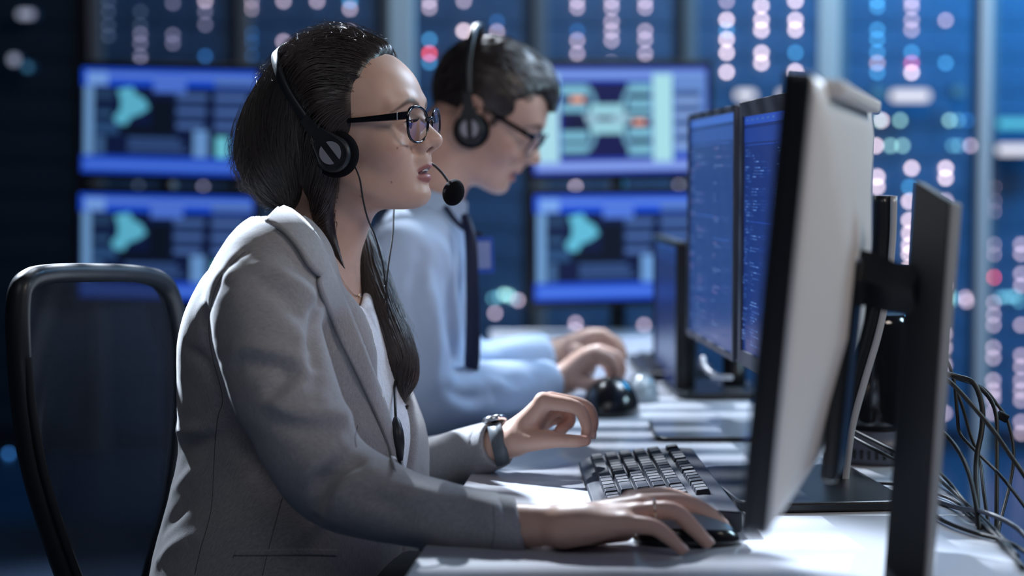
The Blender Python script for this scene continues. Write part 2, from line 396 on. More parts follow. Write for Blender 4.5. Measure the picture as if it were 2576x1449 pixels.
def norm(els, X0, Y0, Wd, Ht): return [(c, [((x-X0)/Wd, (y-Y0)/Ht) for x, y in p]) for c, p in els]
NAVY = (12, 24, 62)
rs = random.Random(3)
def rows(x0, y0, x1, y1, n, ca, cb):
    out = []; h = (y1-y0)/n
    for k in range(n):
        out.append((ca if k % 2 == 0 else cb, R4(x0, y0+k*h, x1-rs.random()*(x1-x0)*0.25, y0+(k+0.8)*h)))
    return out
mapels = norm([(NAVY, R4(70, 75, 1040, 640)), ((25, 78, 215), R4(70, 75, 1040, 170)), ((95, 135, 225), R4(95, 98, 1030, 128)), ((120, 165, 235), R4(100, 95, 215, 165)),
    ((80, 120, 220), R4(470, 110, 650, 200)), ((110, 155, 205), R4(85, 170, 138, 560)), ((35, 60, 95), R4(140, 180, 250, 250)), ((48, 84, 124), R4(150, 300, 240, 330)), ((40, 74, 118), R4(140, 360, 280, 430)), ((60, 95, 140), R4(150, 440, 200, 540)),
    ((96, 186, 216), [(270, 190), (350, 172), (372, 212), (420, 236), (448, 285), (405, 315), (345, 338), (320, 378), (265, 372), (250, 340), (285, 300), (290, 250)]),
    ((8, 18, 34), R4(460, 235, 585, 430)), ((8, 18, 34), R4(290, 380, 460, 430))]
    + rows(600, 205, 780, 400, 5, (72, 104, 165), (36, 58, 104)) + rows(810, 130, 1035, 400, 7, (76, 110, 175), (40, 62, 112)) + rows(330, 445, 690, 530, 4, (58, 88, 140), (44, 70, 120))
    + [((108, 156, 215), R4(695, 400, 775, 570)), ((112, 205, 225), R4(818, 430, 885, 545)), ((60, 100, 170), R4(890, 420, 1035, 560)), ((28, 74, 205), R4(70, 545, 1040, 640)), ((72, 118, 228), R4(85, 572, 1030, 618))], 70, 75, 970, 565)
TEAL = (150, 208, 222); T2 = (118, 180, 205)
def ring(cx, cy, rx, ry, a0, a1, th, col, n=14):
    o = [(cx+rx*math.cos(a0+(a1-a0)*k/n), cy+ry*math.sin(a0+(a1-a0)*k/n)) for k in range(n+1)]
    i = [(cx+(rx-th)*math.cos(a0+(a1-a0)*k/n), cy+(ry-th)*math.sin(a0+(a1-a0)*k/n)) for k in range(n+1)]
    return [(col, [o[k], o[k+1], i[k+1], i[k]]) for k in range(n)]
netels = norm([((30, 62, 190), R4(660, 175, 1450, 645)), ((118, 152, 226), R4(672, 188, 1440, 226)), ((168, 218, 232), R4(672, 205, 775, 605)), ((22, 26, 78), R4(785, 240, 1192, 575)), ((36, 60, 180), R4(785, 575, 1192, 595)),
    (T2, R4(785, 250, 905, 300)), (T2, R4(785, 335, 905, 372)), (T2, R4(785, 455, 905, 500)), (T2, R4(785, 515, 905, 552)),
    (T2, R4(1085, 245, 1192, 290)), (T2, R4(1085, 315, 1192, 360)), (T2, R4(1085, 375, 1192, 400)), (T2, R4(1085, 440, 1192, 490)), (T2, R4(1085, 515, 1192, 565))]
    + ring(890, 400, 62, 150, -PI/2, PI/2, 20, (110, 165, 195)) + ring(1110, 400, 62, 150, PI/2, 3*PI/2, 20, (110, 165, 195)) +
    [(TEAL, R4(915, 338, 1062, 388)), (TEAL, R4(915, 412, 1062, 468)), ((150, 190, 210), R4(885, 378, 1090, 424)), ((28, 30, 70), R4(942, 393, 1018, 409)), ((18, 22, 62), [(830, 390), (890, 390), (900, 420), (890, 455), (830, 455), (815, 420)]),
    ((235, 150, 110), R4(828, 303, 888, 330)), ((235, 140, 100), R4(1106, 407, 1163, 430)), ((168, 222, 232), R4(1197, 205, 1286, 605)), ((100, 138, 205), R4(1292, 210, 1440, 560))]
    + rows(1296, 280, 1438, 540, 8, (52, 76, 130), (130, 160, 215)) + [((132, 160, 232), R4(672, 592, 1440, 632))], 660, 175, 790, 470)
def wall_screen(name, cx, cy, wpx, hpx, d, els, yaw, roll, label, parent_group, s=1.0):
    c = onY(cx, cy, d); sc_ = F/d; w = wpx/sc_/math.cos(yaw); h = hpx/sc_
    t = thing(name, label, 'monitor', tuple(c), parent_group); t.rotation_euler = (0, roll, yaw)
    M = Matrix.Rotation(PI/2, 4, 'X')
    bm = NB(); prism(bm, rrect(w+0.034, h+0.036, 0.008), -0.032, -0.002, M, bev=0.003); prism(bm, rrect(w*0.5, h*0.6, 0.02), -0.055, -0.03, M, bev=0.01); obj('monitor_casing', bm, m_bezel, None).parent = t
    screen_obj('screen', w, h, els, t, s, Matrix.Translation((0, -0.004, 0)))
    return t
G = 'stacked background screens on monitor poles'
wall_screen('monitor', 425, 307, 445, 262, 4.45, mapels, math.radians(-5), math.radians(1.5), 'blurred blue map screen behind the seated woman, upper of the left pair', G, 0.8)
wall_screen('monitor', 418, 622, 445, 262, 4.45, mapels, math.radians(-5), math.radians(1.1), 'blurred blue map screen above the chair back, lower of the left pair', G, 0.8)
wall_screen('monitor', 1562, 303, 445, 264, 4.45, netels, math.radians(14), math.radians(-0.9), 'blurred screen with a teal network diagram and orange marks, above the map screen', G)
wall_screen('monitor', 1552, 622, 420, 264, 4.45, mapels, math.radians(14), math.radians(-0.2), 'blurred blue map screen under the network diagram screen by the man', G)
def pole(px, d, label):
    p = onY(px, 442, d); t = thing('monitor_stand', label, 'monitor stand', (p.x, d, 0), 'poles carrying the background screens')
    bm = NB(); tube(bm, [(0, 0, 0.02), (0, 0, 1.4)], 0.022, 16, 1, caps=True); obj('pole', bm, m_stand, None).parent = t
    bm = NB(); lathe(bm, [(0.22, 0), (0.22, 0.015), (0.05, 0.03)], seg=32); obj('base', bm, m_stand, None).parent = t
    for z in (onY(px, 305, d).z, onY(px, 622, d).z):
        bm = NB(); box(bm, (0, -0.045, z), (0.06, 0.05, 0.06), bev=0.006); obj('bracket', bm, m_stand, None).parent = t
pole(425, 4.58, 'black pole stand carrying the left pair of blue map screens')
pole(1555, 4.58, 'black pole stand carrying the network diagram screen and the map screen below it')
# ---------------------------------------------------------------- desks
m_desk = mat('desk_laminate', (0.49, 0.51, 0.56), 0.32, coat=0.15); noise_bump(m_desk, 400, 0.04, 0.0004)
m_leg = mat('desk_leg_metal', (0.20, 0.21, 0.24), 0.4, metal=0.6)
DIR = Vector((374/4400, 1, 0)).normalized(); NRM = Vector((DIR.y, -DIR.x, 0))
PL = Dk(1030, 1430); PR = Dk(2590, 1430)
def desk_pt(side, y):
    p = PL if side == 0 else PR; return Vector((p.x + DIR.x/DIR.y*(y-p.y), y, DESK))
def desk(label, y0, y1, xl=None, xr=None):
    a, b, c, e = desk_pt(0, y0), desk_pt(1, y0), desk_pt(1, y1), desk_pt(0, y1)
    if xl: a = Vector((xl[0], y0, DESK)); e = Vector((xl[1], y1, DESK))
    if xr: b = Vector((xr[0], y0, DESK)); c = Vector((xr[1], y1, DESK))
    o = (a+b+c+e)/4; o.z = 0; t = thing('desk', label, 'desk', tuple(o), 'white desks in a row')
    bm = NB(); prism(bm, [((p-o).x, (p-o).y) for p in (a, b, c, e)], DESK-0.025, DESK, bev=0.003); obj('desktop', bm, m_desk, None).parent = t
    for p in (a, b, c, e):
        q = (p-o); q = q - Vector((q.x, q.y, 0)).normalized()*0.09
        bm = NB(); box(bm, (q.x, q.y, (DESK-0.025)/2), (0.045, 0.045, DESK-0.025), bev=0.004); obj('leg', bm, m_leg, None).parent = t
YS = Dk(1800, 1296).y
desk('white desktop at the lower right under the near monitor post and trailing cables', 0.95, YS-0.001)
desk('white striped desktop under the black keyboard and the woman\'s hands', YS+0.001, 3.02)
desk('white desktop at the far end in front of the man, below the background screens', 3.022, 4.48, xl=(onY(1236, 800, 3.022).x, onY(1232, 830, 4.48).x), xr=(onY(1900, 800, 3.022).x, onY(1660, 830, 4.48).x))
# ================================================================ THE WOMAN
from mathutils.bvhtree import BVHTree
YAW = math.radians(-16.5)
HO = W(902, 390, 2.20)
HM = Matrix.Translation(HO) @ Matrix.Rotation(YAW, 4, 'Z') @ Matrix.Rotation(math.radians(-1.0), 4, 'Y')
HMi = HM.inverted()
def tf(M, P): return P @ np.array(M.to_3x3(), np.float32).T + np.array(M.translation, np.float32)
def interp(z, tab, j):
    t = sorted(tab); xs = np.array([r[0] for r in t], np.float32); ys = np.array([r[j] for r in t], np.float32); return np.interp(z, xs, ys)
def smooth_tab(tab, n=6):
    """catmull-rom refinement of a table of rows sorted by first column"""
    return [tuple(float(v) for v in r) for r in catmull(sorted(tab), n)]
TOR = [  # py, back px, front px, half width
    (560, 700, 850, 0.07), (600, 640, 885, 0.115), (640, 590, 905, 0.145), (680, 548, 925, 0.165), (760, 502, 950, 0.172), (850, 470, 985, 0.168), (950, 466, 1015, 0.162), (1030, 464, 1045, 0.158), (1085, 462, 1062, 0.157),
    (1150, 458, 1072, 0.160), (1250, 438, 1072, 0.172), (1350, 412, 1062, 0.184), (1449, 388, 1045, 0.192), (1560, 370, 1060, 0.195), (1700, 360, 1080, 0.195)]
TD = 2.215; TY = math.radians(-13)
TS = F/TD
TORT = []
for py, bx, fx, hw in TOR:
    b = W(bx, py, TD); f = W(fx, py, TD); TORT.append((b.z, (b.x+f.x)/2, (f.x-b.x)/2, hw))
TORT = smooth_tab(TORT, 4); TYC = W(700, 900, TD).y
def torso_sdf(P, off=0.0, topz=None):
    z = P[..., 2]; cx = interp(z, TORT, 1); a = interp(z, TORT, 2); b = interp(z, TORT, 3)
    x = P[..., 0]-cx; y = P[..., 1]-TYC; c, s = math.cos(TY), math.sin(TY)
    u = x*c + y*s; v = -x*s + y*c
    ap = np.sqrt(np.maximum((a*a - (b*s)**2)/(c*c), 0.05**2)) + off; bp = b + off; ap = np.maximum(ap, 0.012); bp = np.maximum(bp, 0.012)
    e = 2.3; r = ((np.abs(u)/ap)**e + (np.abs(v)/bp)**e)**(1/e)
    d = (r-1)*np.minimum(ap, bp)*0.9
    return d, u, v, ap, bp
ZT = W(700, 560, TD).z
#            z      front  halfwidth  exponent
FACE = smooth_tab([(0.135, 0.020, 0.030), (0.124, 0.040, 0.046), (0.10, 0.066, 0.060), (0.08, 0.0765, 0.067), (0.066, 0.0805, 0.069), (0.05, 0.0785, 0.0685), (0.035, 0.0770, 0.067), (0.02, 0.0775, 0.0655),
        (0.005, 0.0805, 0.0625), (-0.005, 0.0835, 0.060), (-0.02, 0.0860, 0.056), (-0.035, 0.0865, 0.051), (-0.05, 0.0850, 0.043), (-0.058, 0.0790, 0.037), (-0.066, 0.066, 0.030), (-0.075, 0.03, 0.02)])
def face_sdf(P):
    x, y, z = P[..., 0], P[..., 1], P[..., 2]; ya = np.abs(y); Pm = np.stack((x, ya, z), -1)
    fx = interp(z, FACE, 1); w = interp(z, FACE, 2); bx = -0.035
    cx = (fx+bx)/2; a = (fx-bx)/2
    e = 2.25
    r = ((np.abs(x-cx)/a)**e + (ya/w)**e)**(1/e); g = (r-1)*np.minimum(a, w)*0.9
    g = smax(g, -0.0685-z, 0.012); g = smax(g, z-0.125, 0.02)
    cr = ell(P, (-0.012, 0, 0.058), (0.089, 0.072, 0.080))
    d = smin(g, cr, 0.02)
    # jaw corner, cheek, brow
    d = smin(d, chain(Pm, [(0.004, 0.047, -0.028), (0.035, 0.038, -0.046), (0.066, 0.016, -0.056)], [0.013, 0.012, 0.010], 0, 3), 0.02)
    d = smin(d, ell(Pm, (0.054, 0.042, 0.006), (0.022, 0.018, 0.020)), 0.018)
    d = smin(d, chain(Pm, [(0.0765, 0.008, 0.060), (0.0735, 0.028, 0.064), (0.061, 0.048, 0.058)], [0.006, 0.006, 0.004], 0, 3), 0.012)
    # eye socket and lids
    d = smax(d, -ell(Pm, (0.091, 0.031, 0.039), (0.0125, 0.017, 0.0105)), 0.012)
    lid = ell(Pm, (0.0695, 0.031, 0.0360), (0.0140, 0.0150, 0.0132))
    d = smin(d, lid, 0.004)
    d = smax(d, -ell(Pm, (0.0840, 0.0320, 0.0357), (0.0080, 0.0128, 0.0049)), 0.0012)
    # nose
    nb = chain(Pm*A(1, 1.0, 1), [(0.0745, 0, 0.055), (0.0815, 0, 0.043), (0.0912, 0, 0.030), (0.1030, 0, 0.0165)], [0.0085, 0.0068, 0.0072, 0.0088], 0, 4)
    d = smin(d, nb, 0.008)
    d = smin(d, cone(Pm, (0.0965, 0.004, 0.013), (0.0985, 0.0045, 0.0155), 0.0075, 0.0075), 0.004)
    d = smin(d, ell(Pm, (0.0875, 0.0112, 0.0100), (0.0098, 0.0060, 0.0072)), 0.004)
    d = smin(d, cone(Pm, (0.078, 0.006, 0.036), (0.0870, 0.0068, 0.014), 0.0085, 0.0100), 0.010)
    d = smin(d, ell(P, (0.0790, 0, -0.0065), (0.0168, 0.019, 0.0125)), 0.008)
    d = smin(d, cone(Pm, (0.1045, 0, 0.0115), (0.0925, 0, 0.0035), 0.0045, 0.0048), 0.003)
    d = smax(d, -ell(Pm, (0.0970, 0.0068, 0.0045), (0.0065, 0.0027, 0.0040)), 0.0018)
    # philtrum / lips / mouth gap / chin
    up = chain(Pm, [(0.0715, 0.0245, -0.0258), (0.0835, 0.0140, -0.0200), (0.0925, 0.0045, -0.0148), (0.0932, 0, -0.0155)], [0.0015, 0.0030, 0.0036, 0.0035], 0, 4)
    lo_ = chain(Pm, [(0.0715, 0.0240, -0.0268), (0.0825, 0.0140, -0.0295), (0.0888, 0.0050, -0.0305), (0.0900, 0, -0.0305)], [0.0015, 0.0042, 0.0055, 0.0055], 0, 4)
    d = smin(d, up, 0.0035); d = smin(d, lo_, 0.0035)
    d = smax(d, -cone(Pm, (0.100, 0, -0.0045), (0.0985, 0, -0.0105), 0.0032, 0.0032), 0.004)
    gap = chain(Pm, [(0.0760, 0.0225, -0.0260), (0.0890, 0.010, -0.0236), (0.0970, 0, -0.0218)], [0.0005, 0.0015, 0.0025], 0, 4)
    d = smax(d, -gap, 0.0012)
    d = smax(d, -chain(Pm, [(0.0900, 0.018, -0.0420), (0.0985, 0, -0.0415)], [0.0045, 0.0065], 0, 1), 0.008)
    d = smin(d, ell(Pm, (0.0765, 0, -0.0500), (0.0160, 0.019, 0.0150)), 0.012)
    return d
def ear_sdf(Pm, c):
    q = Pm - A(*c)
    d = ell(q, (0, 0, 0), (0.018, 0.006, 0.030)); d = smax(d, -ell(q, (0.002, 0.006, 0.0), (0.011, 0.005, 0.020)), 0.004); return d
NK = [(-0.018, 0, -0.010, 0.052), (-0.030, 0, -0.060, 0.0480), (-0.050, 0, -0.110, 0.0490), (-0.075, 0.0, -0.165, 0.056), (-0.095, 0, -0.20, 0.070)]
def head_sdf(P):
    d = face_sdf(P)
    n = chain(P, [q[:3] for q in NK], [q[3] for q in NK], 0, 4)
    d = smin(d, n, 0.016)
    q = P @ np.array(HM.to_3x3(), np.float32).T + np.array(HM.translation, np.float32)
    ch = torso_sdf(q, -0.024)[0]; ch = smax(ch, q[..., 2]-ZT, 0.02); d = smin(d, ch, 0.03)
    d = np.minimum(d, ear_sdf(np.stack((P[..., 0], np.abs(P[..., 1]), P[..., 2]), -1), (-0.002, 0.072, 0.008)))
    return d
hv, hf = surfnet(head_sdf, (-0.125, -0.10, -0.285), (0.118, 0.10, 0.145), 0.0017)
hv = relax(hv, hf, 2, 0.5)
m_skin = mat('skin', (0.6, 0.4, 0.32), 0.42, spec=0.45, sss=0.12)
def skin_nodes(m):
    N, L, b = nodes(m); a = N.new('ShaderNodeAttribute'); a.attribute_name = 'Col'
    tc = N.new('ShaderNodeTexCoord'); nz = N.new('ShaderNodeTexNoise'); nz.inputs['Scale'].default_value = 900; nz.inputs['Detail'].default_value = 3
    n2 = N.new('ShaderNodeTexNoise'); n2.inputs['Scale'].default_value = 45; n2.inputs['Detail'].default_value = 4
    mr = N.new('ShaderNodeMapRange'); mr.inputs['To Min'].default_value = 0.88; mr.inputs['To Max'].default_value = 1.12
    mx = N.new('ShaderNodeVectorMath'); mx.operation = 'SCALE'
    bp = N.new('ShaderNodeBump'); bp.inputs['Strength'].default_value = 0.12; bp.inputs['Distance'].default_value = 0.0006
    L.new(tc.outputs['Object'], nz.inputs['Vector']); L.new(tc.outputs['Object'], n2.inputs['Vector']); L.new(n2.outputs['Fac'], mr.inputs[0])
    L.new(a.outputs['Color'], mx.inputs[0]); L.new(mr.outputs[0], mx.inputs['Scale']); L.new(mx.outputs[0], b.inputs['Base Color'])
    L.new(nz.outputs['Fac'], bp.inputs['Height']); L.new(bp.outputs[0], b.inputs['Normal'])
skin_nodes(m_skin)
def setcol(o, col):
    a = o.data.color_attributes.new('Col', 'FLOAT_COLOR', 'POINT'); c = np.ones((len(col), 4), np.float32); c[:, :3] = col; a.data.foreach_set('color', c.ravel())
SK = np.array([0.60, 0.385, 0.30])
def mixc(col, tgt, w): return col*(1-w[:, None]) + np.array(tgt)*w[:, None]
def sstep(a, b, x): t = np.clip((x-a)/(b-a), 0, 1); return t*t*(3-2*t)
def face_cols(v, male=False):
    P = v.astype(np.float32); Pm = P.copy(); Pm[:, 1] = np.abs(Pm[:, 1]); col = np.tile(SK, (len(v), 1))
    # lips follow the lip rolls
    up = chain(Pm, [(0.0715, 0.0245, -0.0258), (0.0840, 0.0140, -0.0205), (0.0935, 0.0045, -0.0160), (0.0942, 0, -0.0168)], [0.0015, 0.0028, 0.0032, 0.0030], 0, 4)
    lo_ = chain(Pm, [(0.0715, 0.0240, -0.0268), (0.0835, 0.0140, -0.0290), (0.0900, 0.0050, -0.0297), (0.0912, 0, -0.0297)], [0.0015, 0.0040, 0.0052, 0.0052], 0, 4)
    lm = 1-sstep(0.0002, 0.0020, np.minimum(up, lo_)); col = mixc(col, (0.36, 0.14, 0.13) if not male else (0.45, 0.2, 0.17), lm)
    # mouth inside
    gi = 1-sstep(0.0, 0.0012, chain(Pm, [(0.077, 0.0215, -0.0260), (0.0870, 0.010, -0.0236), (0.0895, 0, -0.0218)], [0.0004, 0.0020, 0.0030], 0, 4)); col = mixc(col, (0.10, 0.02, 0.02), gi)
    # cheeks, nose tip
    ck = np.exp(-((Pm - A(0.065, 0.043, 0.0))**2).sum(-1)/(2*0.016**2)); col = mixc(col, (0.56, 0.27, 0.22), ck*0.35)
    # eyebrow: tapering arc
    Q2 = Pm.copy(); Q2[:, 0] = 0
    br = chain(Q2, [(0, 0.0150, 0.0590), (0, 0.0320, 0.0640), (0, 0.0530, 0.0500)], [0.0042, 0.0034, 0.0010], 0, 5)
    col = mixc(col, (0.085, 0.05, 0.04), (1-sstep(-0.002, 0.0020, br))*0.85*(Pm[:, 0] > 0.03))
    # nostril inside, lash line
    ns = 1-sstep(-0.0005, 0.0012, ell(Pm, (0.0970, 0.0068, 0.0045), (0.0062, 0.0024, 0.0040))); col = mixc(col, (0.10, 0.03, 0.025), ns*0.8)
    ll = np.abs(ell(Pm, (0.0840, 0.0320, 0.0357), (0.0085, 0.0135, 0.0055))); li = (1-sstep(0.0, 0.0012, ll))*(Pm[:, 2] > 0.0362); col = mixc(col, (0.05, 0.03, 0.03), li*0.8)
    return col
hc = face_cols(hv)
for mp in ((0.022, -0.058, -0.052), (0.072, -0.044, 0.006), (0.030, -0.060, -0.085), (0.060, -0.052, -0.035)):     # small moles
    hc = mixc(hc, (0.16, 0.07, 0.05), (1-sstep(0.0006, 0.0016, np.sqrt(((hv-np.array(mp))[:, [0, 2]]**2).sum(-1))))*0.8*(hv[:, 1] < 0))
hvw = tf(HM, hv)
# ---------------- hands: chains of tapered bones, world space
def hand_sdf(P, H):
    d = None
    for pts, rad in H['bones']:
        e = chain(P, pts, rad, 0, 4); d = e if d is None else smin(d, e, H.get('k', 0.006))
    for pts, rad in H['fingers']:
        e = chain(P, pts, rad, 0, 4); d = smin(d, e, 0.0045)
    return d
def bbox_of(H, pad):
    q = np.array([p for g in ('bones', 'fingers') for pts, r in H[g] for p in pts]); return q.min(0)-pad, q.max(0)+pad
# near hand, on the mouse (fingers point to +x and down)
w = W
NH = {'k': 0.012, 'bones': [
    ([w(1180, 1318, 1.885), w(1300, 1322, 1.865), w(1400, 1322, 1.85), w(1470, 1318, 1.84)], [0.026, 0.0235, 0.0215, 0.020]),
    ([w(1420, 1318, 1.870), w(1490, 1300, 1.885), w(1585, 1270, 1.890)], [0.018, 0.016, 0.0125]),
    ([w(1420, 1318, 1.86), w(1500, 1298, 1.865), w(1612, 1275, 1.868)], [0.018, 0.016, 0.0125]),
    ([w(1420, 1325, 1.845), w(1500, 1308, 1.84), w(1600, 1296, 1.842)], [0.018, 0.0155, 0.0118]),
    ([w(1420, 1330, 1.835), w(1500, 1325, 1.825), w(1572, 1318, 1.822)], [0.017, 0.0145, 0.0112]),
    ([w(1420, 1335, 1.86), w(1500, 1335, 1.87), w(1570, 1335, 1.875)], [0.016, 0.015, 0.012])],
  'fingers': [
    ([w(1585, 1258, 1.900), w(1680, 1248, 1.915), w(1765, 1283, 1.918), w(1815, 1318, 1.915)], [0.0112, 0.0096, 0.0086, 0.0068]),          # index
    ([w(1612, 1268, 1.875), w(1720, 1266, 1.880), w(1790, 1298, 1.884), w(1822, 1330, 1.888)], [0.0115, 0.0100, 0.0088, 0.0070]),         # middle
    ([w(1600, 1292, 1.845), w(1690, 1285, 1.842), w(1740, 1325, 1.842), w(1778, 1364, 1.844)], [0.0112, 0.0096, 0.0085, 0.0070]),          # ring
    ([w(1572, 1318, 1.822), w(1640, 1325, 1.812), w(1680, 1350, 1.810), w(1714, 1382, 1.812)], [0.0104, 0.0088, 0.0076, 0.0062]),          # little
    ([w(1455, 1330, 1.885), w(1520, 1345, 1.915), w(1590, 1352, 1.935), w(1650, 1362, 1.945)], [0.0150, 0.0125, 0.0105, 0.0080])]}         # thumb, beyond the mouse
# far hand, fingers curled down to the thumb
FH = {'k': 0.012, 'bones': [
    ([w(1205, 1131, 2.342), w(1250, 1118, 2.315), w(1300, 1105, 2.305), w(1325, 1088, 2.30)], [0.0238, 0.0232, 0.0215, 0.019]),
    ([w(1300, 1092, 2.30), w(1340, 1046, 2.285), w(1368, 1012, 2.275)], [0.018, 0.0145, 0.0122]),
    ([w(1300, 1092, 2.32), w(1350, 1048, 2.305), w(1385, 1015, 2.300)], [0.019, 0.016, 0.0125]),
    ([w(1300, 1100, 2.34), w(1350, 1058, 2.335), w(1390, 1030, 2.330)], [0.018, 0.015, 0.0118]),
    ([w(1300, 1105, 2.35), w(1345, 1075, 2.355), w(1382, 1052, 2.358)], [0.017, 0.014, 0.011]),
    ([w(1300, 1108, 2.29), w(1342, 1108, 2.275), w(1380, 1104, 2.265)], [0.017, 0.0140, 0.0115])],
  'fingers': [
    ([w(1366, 1008, 2.272), w(1448, 1024, 2.262), w(1474, 1064, 2.258), w(1474, 1100, 2.258)], [0.0112, 0.0090, 0.0078, 0.0064]),
    ([w(1385, 1006, 2.298), w(1468, 1022, 2.292), w(1490, 1056, 2.288), w(1487, 1092, 2.284)], [0.0112, 0.0095, 0.0084, 0.0068]),
    ([w(1388, 1022, 2.330), w(1426, 1036, 2.330), w(1432, 1062, 2.322), w(1408, 1080, 2.312)], [0.0105, 0.0090, 0.0080, 0.0066]),
    ([w(1382, 1046, 2.358), w(1412, 1058, 2.358), w(1418, 1078, 2.350), w(1398, 1090, 2.340)], [0.0098, 0.0082, 0.0072, 0.0060]),
    ([w(1368, 1106, 2.268), w(1410, 1108, 2.256), w(1448, 1110, 2.250), w(1474, 1109, 2.250)], [0.0115, 0.0092, 0.0084, 0.0068])]}
bodies = [(hvw, hf, hc)]
def hand_cols(v, H):
    col = np.tile(SK*A(1.0, 0.97, 0.95), (len(v), 1))
    for pts, r in H['fingers']:
        q = np.array(pts[-1]); dd = np.sqrt(((v-q)**2).sum(-1)); col = mixc(col, (0.60, 0.30, 0.24), np.exp(-(dd/0.012)**2)*0.45)
        for p in pts[1:3]:
            dd = np.sqrt(((v-np.array(p))**2).sum(-1)); col = mixc(col, (0.50, 0.27, 0.21), np.exp(-(dd/0.010)**2)*0.25)
        q = np.array(pts[0]); dd = np.sqrt(((v-q)**2).sum(-1)); col = mixc(col, (0.58, 0.30, 0.24), np.exp(-(dd/0.014)**2)*0.25)
    return col
HBV = []
for H in (NH, FH):
    lo, hi = bbox_of(H, 0.03); v, f = surfnet(lambda P: hand_sdf(P, H), lo, hi, 0.0016); v = relax(v, f, 2, 0.5); bodies.append((v, f, hand_cols(v, H)))
# ---------------- arms and torso inside the clothes join head and hands to one body
S1 = w(660, 700, 2.03); E1 = w(830, 1235, 1.95); W1 = w(1290, 1322, 1.868)
S2 = w(872, 742, 2.37); E2 = w(1000, 1180, 2.46); W2 = w(1235, 1120, 2.32)
def arms_sdf(P, g=0.0, r1=None, r2=None):
    a = chain(P, [S1 + Vector((0.015, 0.03, 0.0)), w(672, 800, 2.005), w(715, 960, 1.98), w(785, 1120, 1.955), E1, w(965, 1268, 1.93), w(1120, 1304, 1.90), W1], r1 or [0.034]*4+[0.028, 0.026, 0.024, 0.0235], 0, 4)
    b = chain(P, [S2, w(905, 865, 2.42), w(950, 1015, 2.45), E2, w(1090, 1165, 2.41), W2], r2 or [0.034]*3+[0.030, 0.026, 0.0235], 0, 4)
    return a-g, b-g
def inner_body(P):
    d, u, v, ap, bp = torso_sdf(P, -0.045); a, b = arms_sdf(P)
    d = smax(d, P[..., 2]-w(0, 640, TD).z, 0.03); d = smin(d, a, 0.02); d = smin(d, b, 0.02)
    n = chain(P, [HM @ Vector(q[:3]) for q in NK[2:]] + [HM @ Vector((-0.11, 0, -0.26))], [0.040, 0.045, 0.055, 0.06], 0, 3); return smin(d, n, 0.02)
v, f = surfnet(inner_body, (-0.47, 1.78, 0.52), (0.05, 2.58, 1.08), 0.011); bodies.append((v, f, np.tile(SK, (len(v), 1))))
woman = thing('person', 'woman in light grey blazer, dark long hair, seated in profile, hand on mouse', 'person', (HO.x-0.15, HO.y, 0))
nv = 0; VV = []; FF = []; CC = []
for v, f, c in bodies: VV.append(v); FF.append(f+nv); CC.append(c); nv += len(v)
body = npmesh('body', np.concatenate(VV), np.concatenate(FF), m_skin, woman); setcol(body, np.concatenate(CC))
body_bvh = BVHTree.FromPolygons([Vector(q) for q in hvw], [tuple(int(i) for i in q) for q in hf])
# eyes
m_eye = mat('eye_white', (0.62, 0.60, 0.58), 0.12); m_iris = mat('iris', (0.10, 0.06, 0.035), 0.1); m_pup = mat('pupil', (0.005, 0.005, 0.005), 0.1)
for sy in (-1, 1):
    bm = NB(); t = bmesh.new(); bmesh.ops.create_uvsphere(t, u_segments=32, v_segments=24, radius=0.0124)
    for f_ in t.faces: f_.smooth = True
    bmesh.ops.transform(t, matrix=Matrix.Rotation(PI/2, 4, 'Y'), verts=t.verts[:])
    gz = Matrix.Rotation(math.radians(0), 3, 'Z')
    for f_ in t.faces:
        c = f_.calc_center_median().normalized(); an = math.degrees(math.acos(max(-1, min(1, c.x)))); f_.material_index = 2 if an < 11 else 1 if an < 27 else 0
    bmesh.ops.transform(t, matrix=HM @ Matrix.Translation((0.0708, sy*0.031, 0.0360)), verts=t.verts[:])
    me = bpy.data.meshes.new('eye'); t.to_mesh(me); t.free(); link('eye', me, [m_eye, m_iris, m_pup], woman)
# teeth glimpse
m_teeth = mat('teeth', (0.7, 0.66, 0.6), 0.2)
bm = NB(); tube(bm, [HM @ Vector(q) for q in ((0.078, -0.016, -0.0205), (0.0865, -0.008, -0.0205), (0.0890, 0, -0.0195), (0.0865, 0.008, -0.0205), (0.078, 0.016, -0.0205))], 0.0022, 8); obj('teeth', bm, m_teeth, woman, True)
# lashes on the near eye
m_lash = mat('lash_black', (0.01, 0.008, 0.008), 0.5)
bm = NB()
for sy in (-1, 1):
    for k in range(16):
        t_ = (k+0.5)/16; y = (0.0205+0.023*t_)*sy; x = 0.0695+math.sqrt(max(0.0136**2-(abs(y)-0.031)**2, 1e-8))+0.0005; z = 0.0402-0.0022*(2*t_-1)**2
        p = Vector((x, y, z)); q = p + Vector((0.0055, 0.0035*(2*t_-1)*sy, 0.0012)); r = q + Vector((0.002, 0.001*(2*t_-1)*sy, 0.0028)); tube(bm, [HM @ p, HM @ q, HM @ r], [0.0003, 0.00022, 0.0001], 4, 3)
obj('eyelashes', bm, m_lash, woman)

